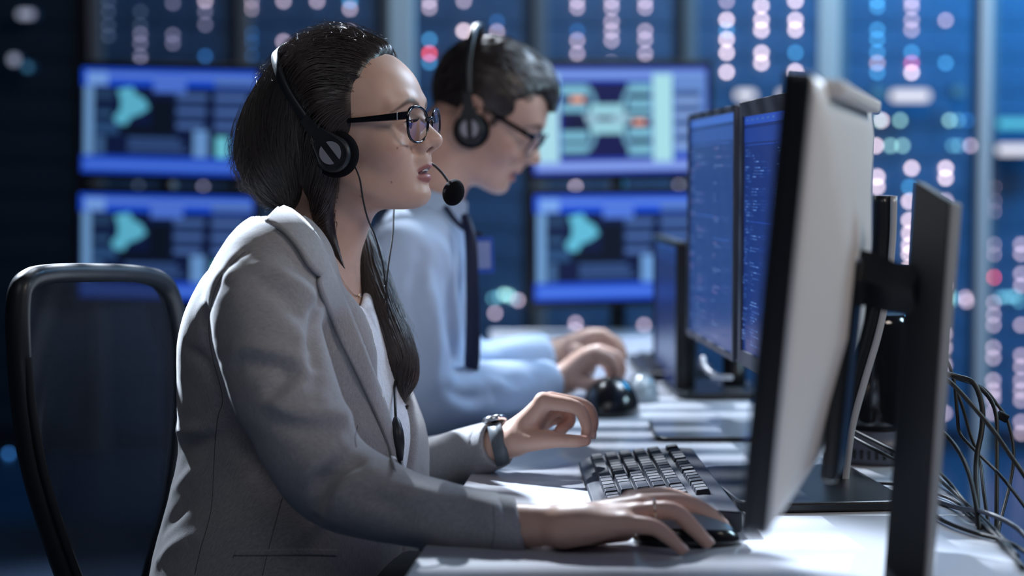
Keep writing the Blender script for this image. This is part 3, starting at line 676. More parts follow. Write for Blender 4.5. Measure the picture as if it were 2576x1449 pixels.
m_nail = mat('fingernail', (0.66, 0.42, 0.36), 0.22, spec=0.5)
def nails(H, parent, skip=()):
    for i, (pts, rad) in enumerate(H['fingers']):
        if i in skip: continue
        p = Vector(pts[-1]); d = (p-Vector(pts[-2])).normalized(); n = Vector((0.25, -0.25, 1)) if abs(d.z) < 0.85 else Vector((1, -0.3, 0.2)); n = (n-d*n.dot(d)).normalized(); l = d.cross(n)
        M = Matrix((d, l, n)).transposed().to_4x4(); M.translation = p + n*rad[-1]*0.72 + d*0.0005
        t_ = bmesh.new(); bmesh.ops.create_uvsphere(t_, u_segments=16, v_segments=10, radius=1)
        for f_ in t_.faces: f_.smooth = True
        bmesh.ops.transform(t_, matrix=M @ Matrix.Diagonal((0.0062, rad[-1]*0.72, rad[-1]*0.34, 1)), verts=t_.verts[:]); me = bpy.data.meshes.new('fingernail'); t_.to_mesh(me); t_.free(); link('fingernail', me, m_nail, parent)
nails(NH, woman, (4,)); nails(FH, woman, (2, 3, 4))
# ================================================================ CLOTHES
def VN(py): return W(0, py, TD).z
VOPEN = smooth_tab([(VN(560), -0.085, 0.085), (VN(700), -0.074, 0.075), (VN(820), -0.070, 0.065), (VN(950), -0.064, 0.045), (VN(1020), -0.060, 0.022), (VN(1100), -0.056, -0.012), (VN(1180), -0.050, -0.042), (VN(1215), -0.047, -0.047), (VN(1300), -0.047, -0.047)], 4)
SLV1 = ([S1 + Vector((0.012, 0.035, -0.004)), W(668, 800, 2.005), W(708, 960, 1.975), W(775, 1110, 1.955), E1 + Vector((0.002, 0.01, 0.012)), W(965, 1262, 1.925), W(1120, 1300, 1.90), W(1300, 1324, 1.868)],
        [0.062, 0.063, 0.060, 0.055, 0.054, 0.045, 0.037, 0.0310])
SLV2 = ([S2, W(905, 865, 2.42), W(950, 1015, 2.45), E2, W(1090, 1168, 2.41), W(1262, 1113, 2.31)], [0.048, 0.052, 0.050, 0.050, 0.040, 0.0315])
def jacket_hull(P):
    d, u, v, ap, bp = torso_sdf(P, 0.0); d = smax(d, P[..., 2]-ZT, 0.03)
    tr = chain(P, [W(752, 612, 2.16), W(705, 632, 2.09), S1 + Vector((0.01, 0.02, 0.01))], [0.030, 0.045, 0.055], 0, 3)
    tr2 = chain(P, [W(785, 620, 2.26), W(820, 670, 2.32), S2], [0.028, 0.038, 0.046], 0, 3)
    d = smin(d, tr, 0.04); d = smin(d, tr2, 0.04)
    d = smin(d, ell(P, W(832, 870, 2.115), (0.050, 0.045, 0.060)), 0.04)
    a = chain(P, SLV1[0], SLV1[1], 0, 5); b = chain(P, SLV2[0], SLV2[1], 0, 5)
    top = np.clip((P[..., 2]-VN(900))/0.12, 0, 1)
    k = 0.012 + 0.035*top
    h = np.clip(0.5 + 0.5*(a-d)/k, 0, 1); d1 = a*(1-h) + d*h - k*h*(1-h)
    d1 = smin(d1, b, 0.02)
    return d1, d, u, v, ap, bp, a, b
CD1 = Vector((1, 0.05, 0.22)).normalized(); CP1 = W(1312, 1320, 1.868)
CD2 = (W2-E2).normalized(); CP2 = W(1249, 1115, 2.313)
NKW = [HM @ Vector(q[:3]) for q in NK]; NKR = [q[3] for q in NK]
def jacket_sdf(P):
    d1, d, u, v, ap, bp, a, b = jacket_hull(P); z = P[..., 2]
    # front opening
    v0 = interp(z, VOPEN, 1); v1 = interp(z, VOPEN, 2)
    slot = np.maximum(np.maximum(v0-v, v-v1), ap*0.15-u)
    inner = torso_sdf(P, -0.055)[0]
    d1 = smax(d1, -np.maximum(slot, -(inner)), 0.004)
    # neck hole
    n = chain(P, NKW, [r+0.004 for r in NKR], 0, 4); d1 = smax(d1, -n, 0.004)
    # cuffs
    c1 = (P-A(*CP1)) @ A(*CD1); c2 = (P-A(*CP2)) @ A(*CD2)
    d1 = smax(d1, -np.maximum(cone(P, CP1, CP1 + CD1*0.12, 0.055, 0.055), -c1), 0.002)
    d1 = smax(d1, -np.maximum(cone(P, CP2, CP2 + CD2*0.12, 0.050, 0.050), -c2), 0.002)
    d1 = smax(d1, -np.maximum(cone(P, W(1255, 1322, 1.872), W(1360, 1322, 1.86), 0.0258, 0.0258), 0.010-(c1+0.022)), 0.0015)
    d1 = smax(d1, -np.maximum(cone(P, W(1190, 1130, 2.337), W(1290, 1105, 2.305), 0.0248, 0.0248), 0.010-(c2+0.022)), 0.0015)
    return d1
jlo, jhi = (-0.475, 1.795, 0.50), (0.055, 2.60, 1.085)
CB1 = CP1 - CD1*0.016; CB2 = CP2 - CD2*0.016
def jacket_main(P):
    d1 = jacket_sdf(P); c1 = (P-A(*CB1)) @ A(*CD1); c2 = (P-A(*CB2)) @ A(*CD2)
    d1 = np.maximum(d1, -np.maximum(cone(P, CB1, CB1 + CD1*0.12, 0.055, 0.055), -c1)); return np.maximum(d1, -np.maximum(cone(P, CB2, CB2 + CD2*0.12, 0.050, 0.050), -c2))
jv, jf = surfnet(jacket_main, jlo, jhi, 0.0042); jv = relax(jv, jf, 2, 0.5)
def cuff_patch(CB, CD, cc):
    def f(P):
        return np.maximum(jacket_sdf(P), -((P-A(*(CB - CD*0.012))) @ A(*CD)))
    lo = np.array(cc)-0.055; hi = np.array(cc)+0.055; v, q = surfnet(f, lo, hi, 0.0020); return relax(v, q, 2, 0.5), q
cpa = [cuff_patch(CB1, CD1, CP1), cuff_patch(CB2, CD2, CP2)]
hullv, hullf = surfnet(lambda P: jacket_hull(P)[0], jlo, jhi, 0.009)
def mkbvh(v, f): return BVHTree.FromPolygons([Vector(q) for q in v], [tuple(int(i) for i in q) for q in f])
hull_bvh = mkbvh(hullv, hullf)
def hit(px, py, bvh=None):
    r = ray(px, py).normalized(); h = (bvh or hull_bvh).ray_cast(CP, r)
    if h[0] is None: return None, None
    n = h[1]
    if n.dot(r) > 0: n = -n
    return h[0], n
def vnormals(v, f):
    a, b, c, e = (v[f[:, i]] for i in range(4)); n = np.cross(c-a, e-b); out = np.zeros_like(v)
    for i in range(4):
        for k in range(3): out[:, k] += np.bincount(f[:, i], weights=n[:, k], minlength=len(v))
    return out/np.maximum(np.linalg.norm(out, axis=1, keepdims=True), 1e-12)
def creases(v, f, specs, bvh=None, noise_amp=0.0012):
    n = vnormals(v, f); disp = np.zeros(len(v)); P = v.astype(np.float32)
    for pts, amp, wd_ in specs:
        q = [hit(px, py, bvh)[0] for px, py in pts]; q = [x for x in q if x is not None]
        if len(q) < 2: continue
        q = catmull(q, 5); L = len(q)-1
        best = np.full(len(v), 1e9); tt = np.zeros(len(v))
        for i, (a, b) in enumerate(zip(q, q[1:])):
            ba = b-a; h = np.clip(((v-a) @ ba)/max(ba@ba, 1e-12), 0, 1); dd = np.linalg.norm(v-a-h[:, None]*ba, axis=1)
            m = dd < best; best[m] = dd[m]; tt[m] = (i+h[m])/L
        disp += amp*np.exp(-(best/wd_)**2)*np.sin(np.clip(tt, 0.08, 0.92)*PI)**0.5
    if noise_amp:
        nn = np.array([noise.fractal(Vector((float(p[0])*9, float(p[1])*9, float(p[2])*13)), 1.0, 2.0, 3) for p in v]); disp += nn*noise_amp
    return v + n*disp[:, None]
FOLDS = [
 ([(792, 1310), (800, 1250), (826, 1205), (892, 1170)], -0.013, 0.011), ([(835, 1300), (842, 1255), (875, 1215), (930, 1190)], 0.006, 0.014),
 ([(760, 1240), (775, 1190), (815, 1150), (860, 1120)], 0.006, 0.013),
 ([(660, 1012), (725, 1036), (800, 1045), (862, 1048)], 0.0060, 0.010), ([(672, 1050), (735, 1072), (810, 1085), (868, 1090)], -0.0045, 0.013),
 ([(590, 880), (650, 880), (720, 896), (785, 938)], 0.0065, 0.011), ([(600, 912), (660, 915), (725, 935), (780, 975)], -0.006, 0.013),
 ([(660, 1000), (700, 970), (735, 935)], -0.0045, 0.010), ([(700, 1010), (740, 980), (770, 950)], 0.004, 0.010),
 ([(790, 945), (790, 890), (797, 820), (800, 760)], -0.014, 0.012), ([(762, 935), (768, 880), (770, 820)], 0.005, 0.014),
 ([(650, 705), (708, 745), (758, 798), (784, 850)], -0.006, 0.012), ([(665, 670), (730, 705), (785, 750), (815, 800)], 0.005, 0.014),
 ([(720, 700), (770, 735), (800, 770)], 0.004, 0.012),
 ([(615, 634), (563, 685), (532, 760), (527, 828), (538, 908)], -0.004, 0.006), ([(590, 650), (548, 700), (512, 770), (508, 830)], 0.003, 0.012),
 ([(470, 880), (510, 905), (540, 960)], -0.006, 0.010), ([(448, 1082), (480, 1085), (530, 1078)], 0.007, 0.010), ([(452, 1115), (500, 1118), (560, 1095), (610, 1075)], -0.007, 0.014),
 ([(440, 1230), (470, 1200), (500, 1165)], 0.004, 0.010), ([(415, 1330), (450, 1290), (480, 1255)], -0.005, 0.010), ([(400, 1410), (440, 1375), (490, 1350)], 0.006, 0.010),
 ([(640, 1100), (660, 1180), (700, 1260)], -0.004, 0.016), ([(905, 1250), (960, 1262), (1020, 1290)], -0.004, 0.012), ([(985, 1225), (1060, 1245), (1130, 1262)], 0.005, 0.012),
 ([(1120, 1290), (1170, 1300), (1215, 1325)], -0.003, 0.011), ([(1180, 1260), (1230, 1278), (1262, 1310)], 0.0035, 0.010), ([(1010, 1330), (1090, 1340), (1150, 1362)], 0.0035, 0.012),
 ([(820, 1010), (850, 1040), (905, 1080)], 0.0045, 0.012), ([(880, 960), (890, 1020), (900, 1090)], -0.004, 0.012), ([(560, 1000), (590, 1090), (640, 1180)], -0.004, 0.016)]
jv = creases(jv, jf, FOLDS, None, 0.0022)
jmain = len(jv)
for v_, f_ in cpa: jf = np.concatenate([jf, f_+len(jv)]); jv = np.concatenate([jv, v_])
def fabric(name, col, bump=0.35, rough=0.85, sheen=0.3, sc_=1400):
    m = mat(name, col, rough, spec=0.25, sheen=sheen); N, L, b = nodes(m)
    tc = N.new('ShaderNodeTexCoord'); out = []
    for s in ((1, 0.12, 1), (0.12, 1, 0.12), ):
        mp = N.new('ShaderNodeMapping'); mp.inputs['Scale'].default_value = s; mp.inputs['Rotation'].default_value = (0.3, 0.5, 0.8)
        nz = N.new('ShaderNodeTexNoise'); nz.inputs['Scale'].default_value = sc_; nz.inputs['Detail'].default_value = 1
        L.new(tc.outputs['Object'], mp.inputs[0]); L.new(mp.outputs[0], nz.inputs['Vector']); out.append(nz)
    ad = N.new('ShaderNodeMath'); ad.operation = 'ADD'; L.new(out[0].outputs['Fac'], ad.inputs[0]); L.new(out[1].outputs['Fac'], ad.inputs[1])
    mr = N.new('ShaderNodeMapRange'); mr.inputs['From Min'].default_value = 0.7; mr.inputs['From Max'].default_value = 1.3; mr.inputs['To Min'].default_value = 0.80; mr.inputs['To Max'].default_value = 1.15
    L.new(ad.outputs[0], mr.inputs[0]); mx = N.new('ShaderNodeVectorMath'); mx.operation = 'SCALE'; mx.inputs[0].default_value = col
    L.new(mr.outputs[0], mx.inputs['Scale']); L.new(mx.outputs[0], b.inputs['Base Color'])
    bp = N.new('ShaderNodeBump'); bp.inputs['Strength'].default_value = bump; bp.inputs['Distance'].default_value = 0.0005
    L.new(ad.outputs[0], bp.inputs['Height']); L.new(bp.outputs[0], b.inputs['Normal']); return m
m_wool = fabric('grey_wool', (0.34, 0.335, 0.345)); m_shirt = fabric('white_cotton', (0.78, 0.82, 0.88), 0.1, 0.8, 0.1)
m_seam = mat('seam_thread', (0.06, 0.06, 0.07), 0.9)
jacket = npmesh('blazer', jv, jf, m_wool, woman)
jb = mkbvh(jv, jf)
# shirt under the blazer
def shirt_sdf(P):
    d, u, v, ap, bp = torso_sdf(P, -0.0085); z = P[..., 2]
    d = smax(d, z-(VN(772) + 0.35*np.abs(v+0.0)), 0.004); d = smax(d, 0.03-u, 0.004); return smax(smax(d, VN(1330)-z, 0.01), -(torso_sdf(P, -0.0200)[0]), 0.0015)
sv, sf = surfnet(shirt_sdf, (-0.36, 1.98, 0.62), (0.03, 2.45, 1.06), 0.0045); sv = relax(sv, sf, 1, 0.5)
sv = creases(sv, sf, [([(880, 800), (920, 900), (960, 1000)], 0.004, 0.01)], mkbvh(sv, sf), 0.003)
npmesh('top', sv, sf, m_shirt, woman)
# sheets laid on the blazer: lapel, collar, pocket welt
def sheet(name, A_, B_, m, off=0.004, thick=0.003, n=10, m_=6, parent=None, bulge=0.0, bvh=None, offA=None):
    a = catmull([(*p, 0) for p in A_], n); b = catmull([(*p, 0) for p in B_], n); N_ = min(len(a), len(b)); ia = np.linspace(0, len(a)-1, N_); ib = np.linspace(0, len(b)-1, N_)
    P = []; 
    for i in range(N_):
        pa = a[int(round(ia[i]))]; pb = b[int(round(ib[i]))]; row = []
        for j in range(m_+1):
            s = j/m_; q = pa*(1-s)+pb*s; h, nr = hit(q[0], q[1], bvh)
            row.append((h, nr, s))
        P.append(row)
    bm = NB(); top = []; bot = []; last = next((h, nr) for row in P for h, nr, s in row if h is not None)
    for row in P:
        tr = []; br = []
        for h, nr, s in row:
            if h is None: h, nr = last
            last = (h, nr); o = off + bulge*math.sin(s*PI) + (0 if offA is None else offA*(1-s))
            tr.append(bm.verts.new(h + nr*(o+thick))); br.append(bm.verts.new(h + nr*o))
        top.append(tr); bot.append(br)
    for g, fl in ((top, 0), (bot, 1)):
        for r0, r1 in zip(g, g[1:]):
            for j in range(m_): f = bm.faces.new((r0[j], r0[j+1], r1[j+1], r1[j]) if not fl else (r1[j], r1[j+1], r0[j+1], r0[j])); f.smooth = True
    for r0, r1, s0, s1 in zip(top, top[1:], bot, bot[1:]):
        bm.faces.new((r0[0], r1[0], s1[0], s0[0])); bm.faces.new((r1[-1], r0[-1], s0[-1], s1[-1]))
    for tr, br in ((top[0], bot[0]), (top[-1], bot[-1])):
        for j in range(m_): bm.faces.new((tr[j], tr[j+1], br[j+1], br[j]))
    for _ in range(3): bmesh.ops.smooth_vert(bm, verts=[v for r in top[1:-1] for v in r[1:-1]] + [v for r in bot[1:-1] for v in r[1:-1]], factor=0.5, use_axis_x=True, use_axis_y=True, use_axis_z=True)
    return obj(name, bm, m, parent)
sheet('lapel', [(798, 697), (794, 711), (804, 747), (828, 801), (855, 861), (888, 928), (921, 1001), (948, 1061), (972, 1122), (982, 1162), (992, 1192)],
      [(818, 650), (832, 680), (852, 725), (884, 801), (915, 880), (942, 955), (962, 1010), (976, 1055), (986, 1108), (990, 1150), (995, 1192)], m_wool, 0.0022, 0.0026, parent=jacket, bulge=0.0012)
# collar: a band round the neck with a turned-down fall
def collar(parent):
    bm = NB(); rings = []
    n0 = 26
    base = [(818, 652), (790, 612), (762, 580), (730, 552), (704, 536)]
    low = [(798, 697), (768, 668), (741, 627), (708, 588), (664, 562)]
    return base, low
sheet('collar', [(798, 698), (790, 694), (768, 672), (741, 628), (708, 590), (668, 566)], [(819, 652), (806, 628), (785, 594), (762, 565), (733, 540), (706, 528)], m_wool, 0.0040, 0.0030, parent=jacket, bulge=0.0012)
# collar stand behind the neck (runs round the back to the far side)
ring_ = []
ncen = HM @ Vector((-0.050, 0, -0.110)); nc2 = HM @ Vector((-0.078, 0, -0.160))
bm = NB(); prev = None; first = None; NS = 40; ax_dir = (ncen-nc2).normalized()
e1 = (HM.to_3x3() @ Vector((1, 0, 0))); e1 = (e1 - ax_dir*e1.dot(ax_dir)).normalized(); e2 = ax_dir.cross(e1)
for k in range(NS+1):
    an = math.radians(62 + (298-62)*k/NS); dv = e1*math.cos(an) + e2*math.sin(an); back = max(0, -math.cos(an))
    r0 = 0.062; c0 = nc2 + ax_dir*(0.006)
    p = [c0 + dv*(r0+0.010) - ax_dir*0.012, c0 + dv*(r0+0.004) + ax_dir*(0.014+0.012*back), c0 + dv*(r0+0.000) + ax_dir*(0.030+0.014*back), c0 + dv*(r0+0.005) + ax_dir*(0.034+0.014*back), c0 + dv*(r0+0.013) + ax_dir*(0.028+0.012*back), c0 + dv*(r0+0.022) + ax_dir*0.004, c0 + dv*(r0+0.032) - ax_dir*0.020, c0 + dv*(r0+0.026) - ax_dir*0.022]
    row = [bm.verts.new(q) for q in p]
    if prev:
        for j in range(len(row)):
            f = bm.faces.new((prev[j], prev[(j+1) % len(row)], row[(j+1) % len(row)], row[j])); f.smooth = True
    else: bm.faces.new(row)
    prev = row
bm.faces.new(prev); obj('collar_stand', bm, m_wool, jacket)
sheet('pocket', [(592, 1384), (660, 1382), (760, 1380), (850, 1382)], [(588, 1398), (660, 1398), (760, 1397), (846, 1399)], m_wool, -0.0006, 0.0016, parent=jacket, m_=3, bvh=jb)
def seam(parts, r=0.0006, bvh=None, name='seam', m=None, parent=None):
    o_ = None
    for pts in parts:
        bm = NB(); q = []
        for p in catmull([(*p, 0) for p in pts], 6):
            h, nr = hit(p[0], p[1], bvh or jb)
            if h is not None: q.append(h + nr*0.0002)
        if len(q) > 2: tube(bm, q, r, 5, 1); o_ = obj(name, bm, m or m_seam, parent or jacket, True)
    return o_
seam([[(537, 908), (560, 1000), (548, 1050), (541, 1120), (537, 1200), (530, 1290), (505, 1380), (490, 1445)], [(713, 1245), (695, 1310), (676, 1380), (660, 1448)], [(590, 1390), (720, 1389), (848, 1391)], [(586, 1404), (592, 1384)],
      [(617, 634), (575, 672), (545, 720), (530, 780), (526, 840), (537, 908)], [(900, 1070), (893, 1100), (896, 1125)], [(1240, 1268), (1244, 1330), (1236, 1382)]], 0.00038)
# watch on the far wrist, its strap over the cuff end
m_strap = mat('watch_strap', (0.10, 0.115, 0.13), 0.45); m_steel = mat('steel', (0.7, 0.72, 0.75), 0.18, metal=1.0)
WC = W(1254, 1118, 2.312); WD = (W(1300, 1105, 2.305) - W(1235, 1122, 2.318)).normalized()
watch = thing('wristwatch', 'grey steel wristwatch on the woman\'s far wrist at the blazer cuff', 'watch', tuple(WC))
WM = frame((0, -1, 0.2), WD, WC)
u_ = WM.to_3x3() @ Vector((1, 0, 0)); v_ = WM.to_3x3() @ Vector((0, 1, 0))
bm = NB(); pr = None; fr = None
for k in range(48):
    a = 2*PI*k/48; dv = u_*math.cos(a) + v_*math.sin(a); row = [bm.verts.new(WC + dv*r + WD*z) for r, z in ((0.0262, -0.010), (0.0285, -0.0095), (0.0288, 0), (0.0285, 0.0095), (0.0262, 0.010))]
    if pr:
        for j in range(5): bm.faces.new((pr[j], pr[(j+1) % 5], row[(j+1) % 5], row[j])).smooth = True
    else: fr = row
    pr = row
for j in range(5): bm.faces.new((pr[j], pr[(j+1) % 5], fr[(j+1) % 5], fr[j])).smooth = True
obj('strap', bm, m_strap, watch)
cd = (Vector((0.1, 0.25, 1))); cd = (cd - WD*cd.dot(WD)).normalized(); CM = frame(WD, cd, WC + cd*0.029)
bm = NB(); lathe(bm, [(0.0155, 0), (0.0165, 0.002), (0.0165, 0.006), (0.0150, 0.0075)], CM, 32); obj('watch_case', bm, m_steel, watch)
bm = NB(); lathe(bm, [(0.0145, 0.0072), (0.0140, 0.0082)], CM, 32); obj('watch_glass', bm, mat('watch_crystal', (0.02, 0.03, 0.04), 0.05), watch)
# ring on the near hand
m_gold = mat('pale_gold', (0.85, 0.72, 0.55), 0.2, metal=1.0)
RC = W(1648, 1287, 1.842); RDr = (W(1690, 1285, 1.842) - W(1600, 1292, 1.845)).normalized(); RM = frame(RDr.cross(Vector((0, 0, 1))), RDr, RC)
rg = thing('ring', 'thin pale gold ring on the ring finger of the hand on the mouse', 'ring', tuple(RC))
bm = NB(); pr = None; pts = [RM @ Vector((math.cos(2*PI*k/36)*0.0107, math.sin(2*PI*k/36)*0.0107, 0)) for k in range(37)]; tube(bm, pts, 0.0009, 8, 1, caps=False); obj('band', bm, m_gold, rg)
bm = NB(); bmesh.ops.create_icosphere(bm, subdivisions=2, radius=0.0022, matrix=Matrix.Translation(RC + (Vector((0, 0, 1))-RDr*RDr.z).normalized()*0.0122)); obj('stone', bm, mat('stone_clear', (0.9, 0.9, 0.92), 0.05, metal=0.6), rg)
# necklace
skin_bvh = body_bvh
bm = NB(); nk = []
for p in catmull([(838, 655, 0), (852, 690, 0), (872, 722, 0), (890, 742, 0), (902, 744, 0)], 6):
    h, nr = hit(p[0], p[1], skin_bvh)
    if h is not None: nk.append(h + nr*0.001)
if len(nk) > 3:
    nt = thing('necklace', 'fine gold chain necklace on the woman\'s chest above the white top', 'necklace', tuple(nk[0]))
    tube(bm, nk, 0.0005, 5, 1); obj('chain', bm, m_gold, nt, True)
    bm = NB(); bmesh.ops.create_icosphere(bm, subdivisions=2, radius=0.003, matrix=Matrix.Translation(nk[-1])); obj('pendant', bm, m_gold, nt)
# ================================================================ HAIR, HEADSET, GLASSES
m_hair = mat('dark_brown_hair', (0.020, 0.013, 0.011), 0.36, spec=0.7); noise_bump(m_hair, 900, 0.35, 0.0006, 3, (1, 1, 0.08))
m_strand = mat('hair_strands', (0.036, 0.024, 0.021), 0.42, spec=1.0, sheen=0.08)
GROOVE = [(-0.012, 0.0925, 0.018), (-0.032, 0.0915, 0.044), (-0.055, 0.086, 0.074), (-0.074, 0.074, 0.104), (-0.089, 0.046, 0.128), (-0.094, 0, 0.139)]
def hair_sdf(P):
    x, y, z = P[..., 0], P[..., 1], P[..., 2]; Pm = np.stack((x, np.abs(y), z), -1)
    d = ell(P, (-0.012, 0, 0.062), (0.0965, 0.0815, 0.0905))
    d = smin(d, ell(P, (-0.034, 0, 0.090), (0.064, 0.066, 0.067)), 0.02)
    hl = x - (0.018 + 0.24*(z-0.03) + 0.010*np.sin(z*55)*0.4); hl = np.where(z > 0.09, x-(0.0335+0.9*(z-0.09)*0.35), hl)
    front = smax(d, hl, 0.016); side_low = smax(front, 0.012-z+0.25*x, 0.02)
    lobe = chain(P, [(-0.060, 0, 0.085), (-0.088, 0, 0.050), (-0.106, 0, 0.005), (-0.092, 0, -0.026)], [0.052, 0.059, 0.056, 0.036], 0, 5)
    lobe = smax(lobe, np.abs(y)-0.078, 0.02)
    d = smin(side_low, lobe, 0.025)
    sd = chain(Pm, [(-0.040, 0.052, 0.090), (-0.022, 0.064, 0.055), (-0.020, 0.068, 0.010), (-0.030, 0.062, -0.030)], [0.030, 0.028, 0.023, 0.018], 0, 4)
    sd2 = chain(P, [(-0.020, -0.062, 0.010), (-0.022, -0.062, -0.030), (-0.026, -0.056, -0.065), (-0.022, -0.050, -0.095), (-0.010, -0.050, -0.125), (0.000, -0.052, -0.142)], [0.022, 0.018, 0.014, 0.009, 0.0045, 0.0015], 0, 4)
    tl = chain(P, [(-0.085, 0.0, -0.030), (-0.068, 0.005, -0.062), (-0.070, 0.012, -0.085), (-0.085, 0.025, -0.11)], [0.034, 0.026, 0.018, 0.012], 0, 4)
    d = smin(d, sd, 0.02); d = smin(d, sd2, 0.012); d = smin(d, tl, 0.015)
    g = chain(Pm, GROOVE, [0.0085]*len(GROOVE), 0, 3); return smax(d, -g, 0.006)
def hairline(P): 
    z = P[:, 2]; return np.where(z > 0.09, P[:, 0]-(0.0335+0.9*(z-0.09)*0.35), P[:, 0]-(0.018 + 0.24*(z-0.03) + 0.004*np.sin(z*55)))
gv, gf = surfnet(hair_sdf, (-0.18, -0.105, -0.155), (0.085, 0.105, 0.172), 0.0026); gv = relax(gv, gf, 2, 0.5)
gn = vnormals(gv, gf)
gd = np.array([noise.fractal(Vector((p[0]*18, p[1]*40, p[2]*12)), 1.0, 2.0, 3) for p in gv.tolist()]); top = sstep(0.09, 0.14, gv[:, 2])
gv2 = gv + gn*(gd*(0.0012+0.0035*top))[:, None]
hairo = npmesh('hair', tf(HM, gv2), gf, m_hair, woman)
def strands(name, seeds, sdf, dirf, T, step, lift, rad, mt, parent, M=None, wob=0.0, seed=1, fly=0.0):
    rg_ = np.random.default_rng(seed); N_ = len(seeds); P = seeds.astype(np.float32).copy(); path = [P.copy()]; e = 0.0008
    def grad(Q):
        g = np.stack([sdf(Q+A(*(e if i == k else 0 for i in range(3))))-sdf(Q-A(*(e if i == k else 0 for i in range(3)))) for k in range(3)], -1); return g/np.maximum(np.linalg.norm(g, axis=1, keepdims=True), 1e-9)
    L0 = lift[0] + (lift[1]-lift[0])*rg_.random(N_)**1.5; side = rg_.normal(0, 1, (N_, 3)).astype(np.float32); ph = rg_.random(N_)*6.28; stp = (step*(0.6+0.8*rg_.random(N_)))[:, None]
    G = grad(P); P = P - G*(sdf(P)-L0)[:, None]; path = [P.copy()]
    for t in range(T-1):
        D = dirf(P); G = grad(P); D = D - G*(D*G).sum(-1, keepdims=True); D /= np.maximum(np.linalg.norm(D, axis=1, keepdims=True), 1e-6)
        sw = side - G*(side*G).sum(-1, keepdims=True)
        P = P + (D + sw*wob*np.sin(t*0.5+ph)[:, None])*stp
        f_ = t/(T-1); lf = L0 + fly*f_*f_*rg_.random(N_)
        P = P - G*(sdf(P)-lf)[:, None]*0.8; path.append(P.copy())
    X = np.stack(path, 1)                                  # N,T,3
    if M is not None: X = tf(M, X.reshape(-1, 3)).reshape(N_, T, 3)
    return ribbon(name, X, rad, mt, parent)
def ribbon(name, X, rad, mt, parent):
    N_, T = X.shape[:2]
    tg = np.gradient(X, axis=1); tg /= np.maximum(np.linalg.norm(tg, axis=2, keepdims=True), 1e-9)
    up = np.zeros_like(tg); up[..., 1] = 1; u = np.cross(tg, up); u /= np.maximum(np.linalg.norm(u, axis=2, keepdims=True), 1e-6); v = np.cross(tg, u)
    tt = np.linspace(0, 1, T); pr = (np.minimum(1, tt*6+0.2)*np.minimum(1, (1-tt)*4+0.05))[None, :, None]*rad
    V_ = np.stack([X + (u*math.cos(a)+v*math.sin(a))*pr for a in (0, 2.094, 4.189)], 2)      # N,T,3,3
    idx = np.arange(N_*T*3).reshape(N_, T, 3); fs = []
    for k in range(3):
        k2 = (k+1) % 3; fs.append(np.stack((idx[:, :-1, k], idx[:, :-1, k2], idx[:, 1:, k2], idx[:, 1:, k]), -1).reshape(-1, 4))
    return npmesh(name, V_.reshape(-1, 3), np.concatenate(fs), mt, parent)
KN = A(-0.088, 0, -0.055)
def flow(P):
    d = KN - P; d /= np.maximum(np.linalg.norm(d, axis=1, keepdims=True), 1e-6)
    b = np.tile(A(-1.0, 0, 0.25), (len(P), 1)); w1 = np.clip((P[:, 0]+0.06)/0.09, 0, 1)[:, None]; s = np.tile(A(-0.25, 0, -1.0), (len(P), 1)); w2 = (np.clip((np.abs(P[:, 1])-0.055)/0.02, 0, 1)*np.clip((0.07-P[:, 2])/0.05, 0, 1))[:, None]
    r = d*(1-w1)+b*w1; r = r*(1-w2*0.8)+s*w2*0.8; return r.astype(np.float32)
rg0 = np.random.default_rng(5)
pick = rg0.choice(len(gv), 6500, replace=True); sd_ = gv[pick] + rg0.normal(0, 0.001, (6500, 3)); sd_ = sd_[(gv[pick][:, 2] > -0.12) & (hairline(sd_) < -0.002)]
strands('hair_strand_layer', sd_, hair_sdf, flow, 16, 0.0046, (0.0002, 0.0026), 0.00034, m_strand, hairo, HM, 0.10, 2, 0.002)
# loose wisps over the crown, the nape and the hairline
crown = gv[(gv[:, 2] > 0.118) & (hairline(gv) < -0.01)]; s2 = crown[rg0.choice(len(crown), 420)]
def flow2(P): return flow(P) + A(0, 0, 0.2)
strands('flyaway_hair', s2, hair_sdf, flow2, 14, 0.0042, (0.002, 0.008), 0.00017, m_strand, hairo, HM, 0.55, 4, 0.010)
bk = gv[(gv[:, 0] < -0.12) & (gv[:, 2] < 0.07)]; s3 = bk[rg0.choice(len(bk), 260)]
strands('flyaway_hair', s3, hair_sdf, lambda P: np.tile(A(-0.25, 0, -1), (len(P), 1)), 16, 0.0062, (0.001, 0.008), 0.00022, m_strand, hairo, HM, 0.35, 6, 0.020)
hl_ = hairline(gv); fr = gv[(hl_ > -0.010) & (hl_ < 0.002) & (gv[:, 2] > 0.028) & (gv[:, 0] > 0.0) & (face_sdf(gv.astype(np.float32)) > -0.0005)]; s4 = fr[rg0.choice(len(fr), 1100)]
strands('flyaway_hair', s4, lambda Q: np.minimum(hair_sdf(Q), face_sdf(Q)), lambda P: flow(P) + A(0, 0, -0.15), 10, 0.0026, (0.0002, 0.0014), 0.00018, m_strand, hairo, HM, 0.25, 8, 0.0)
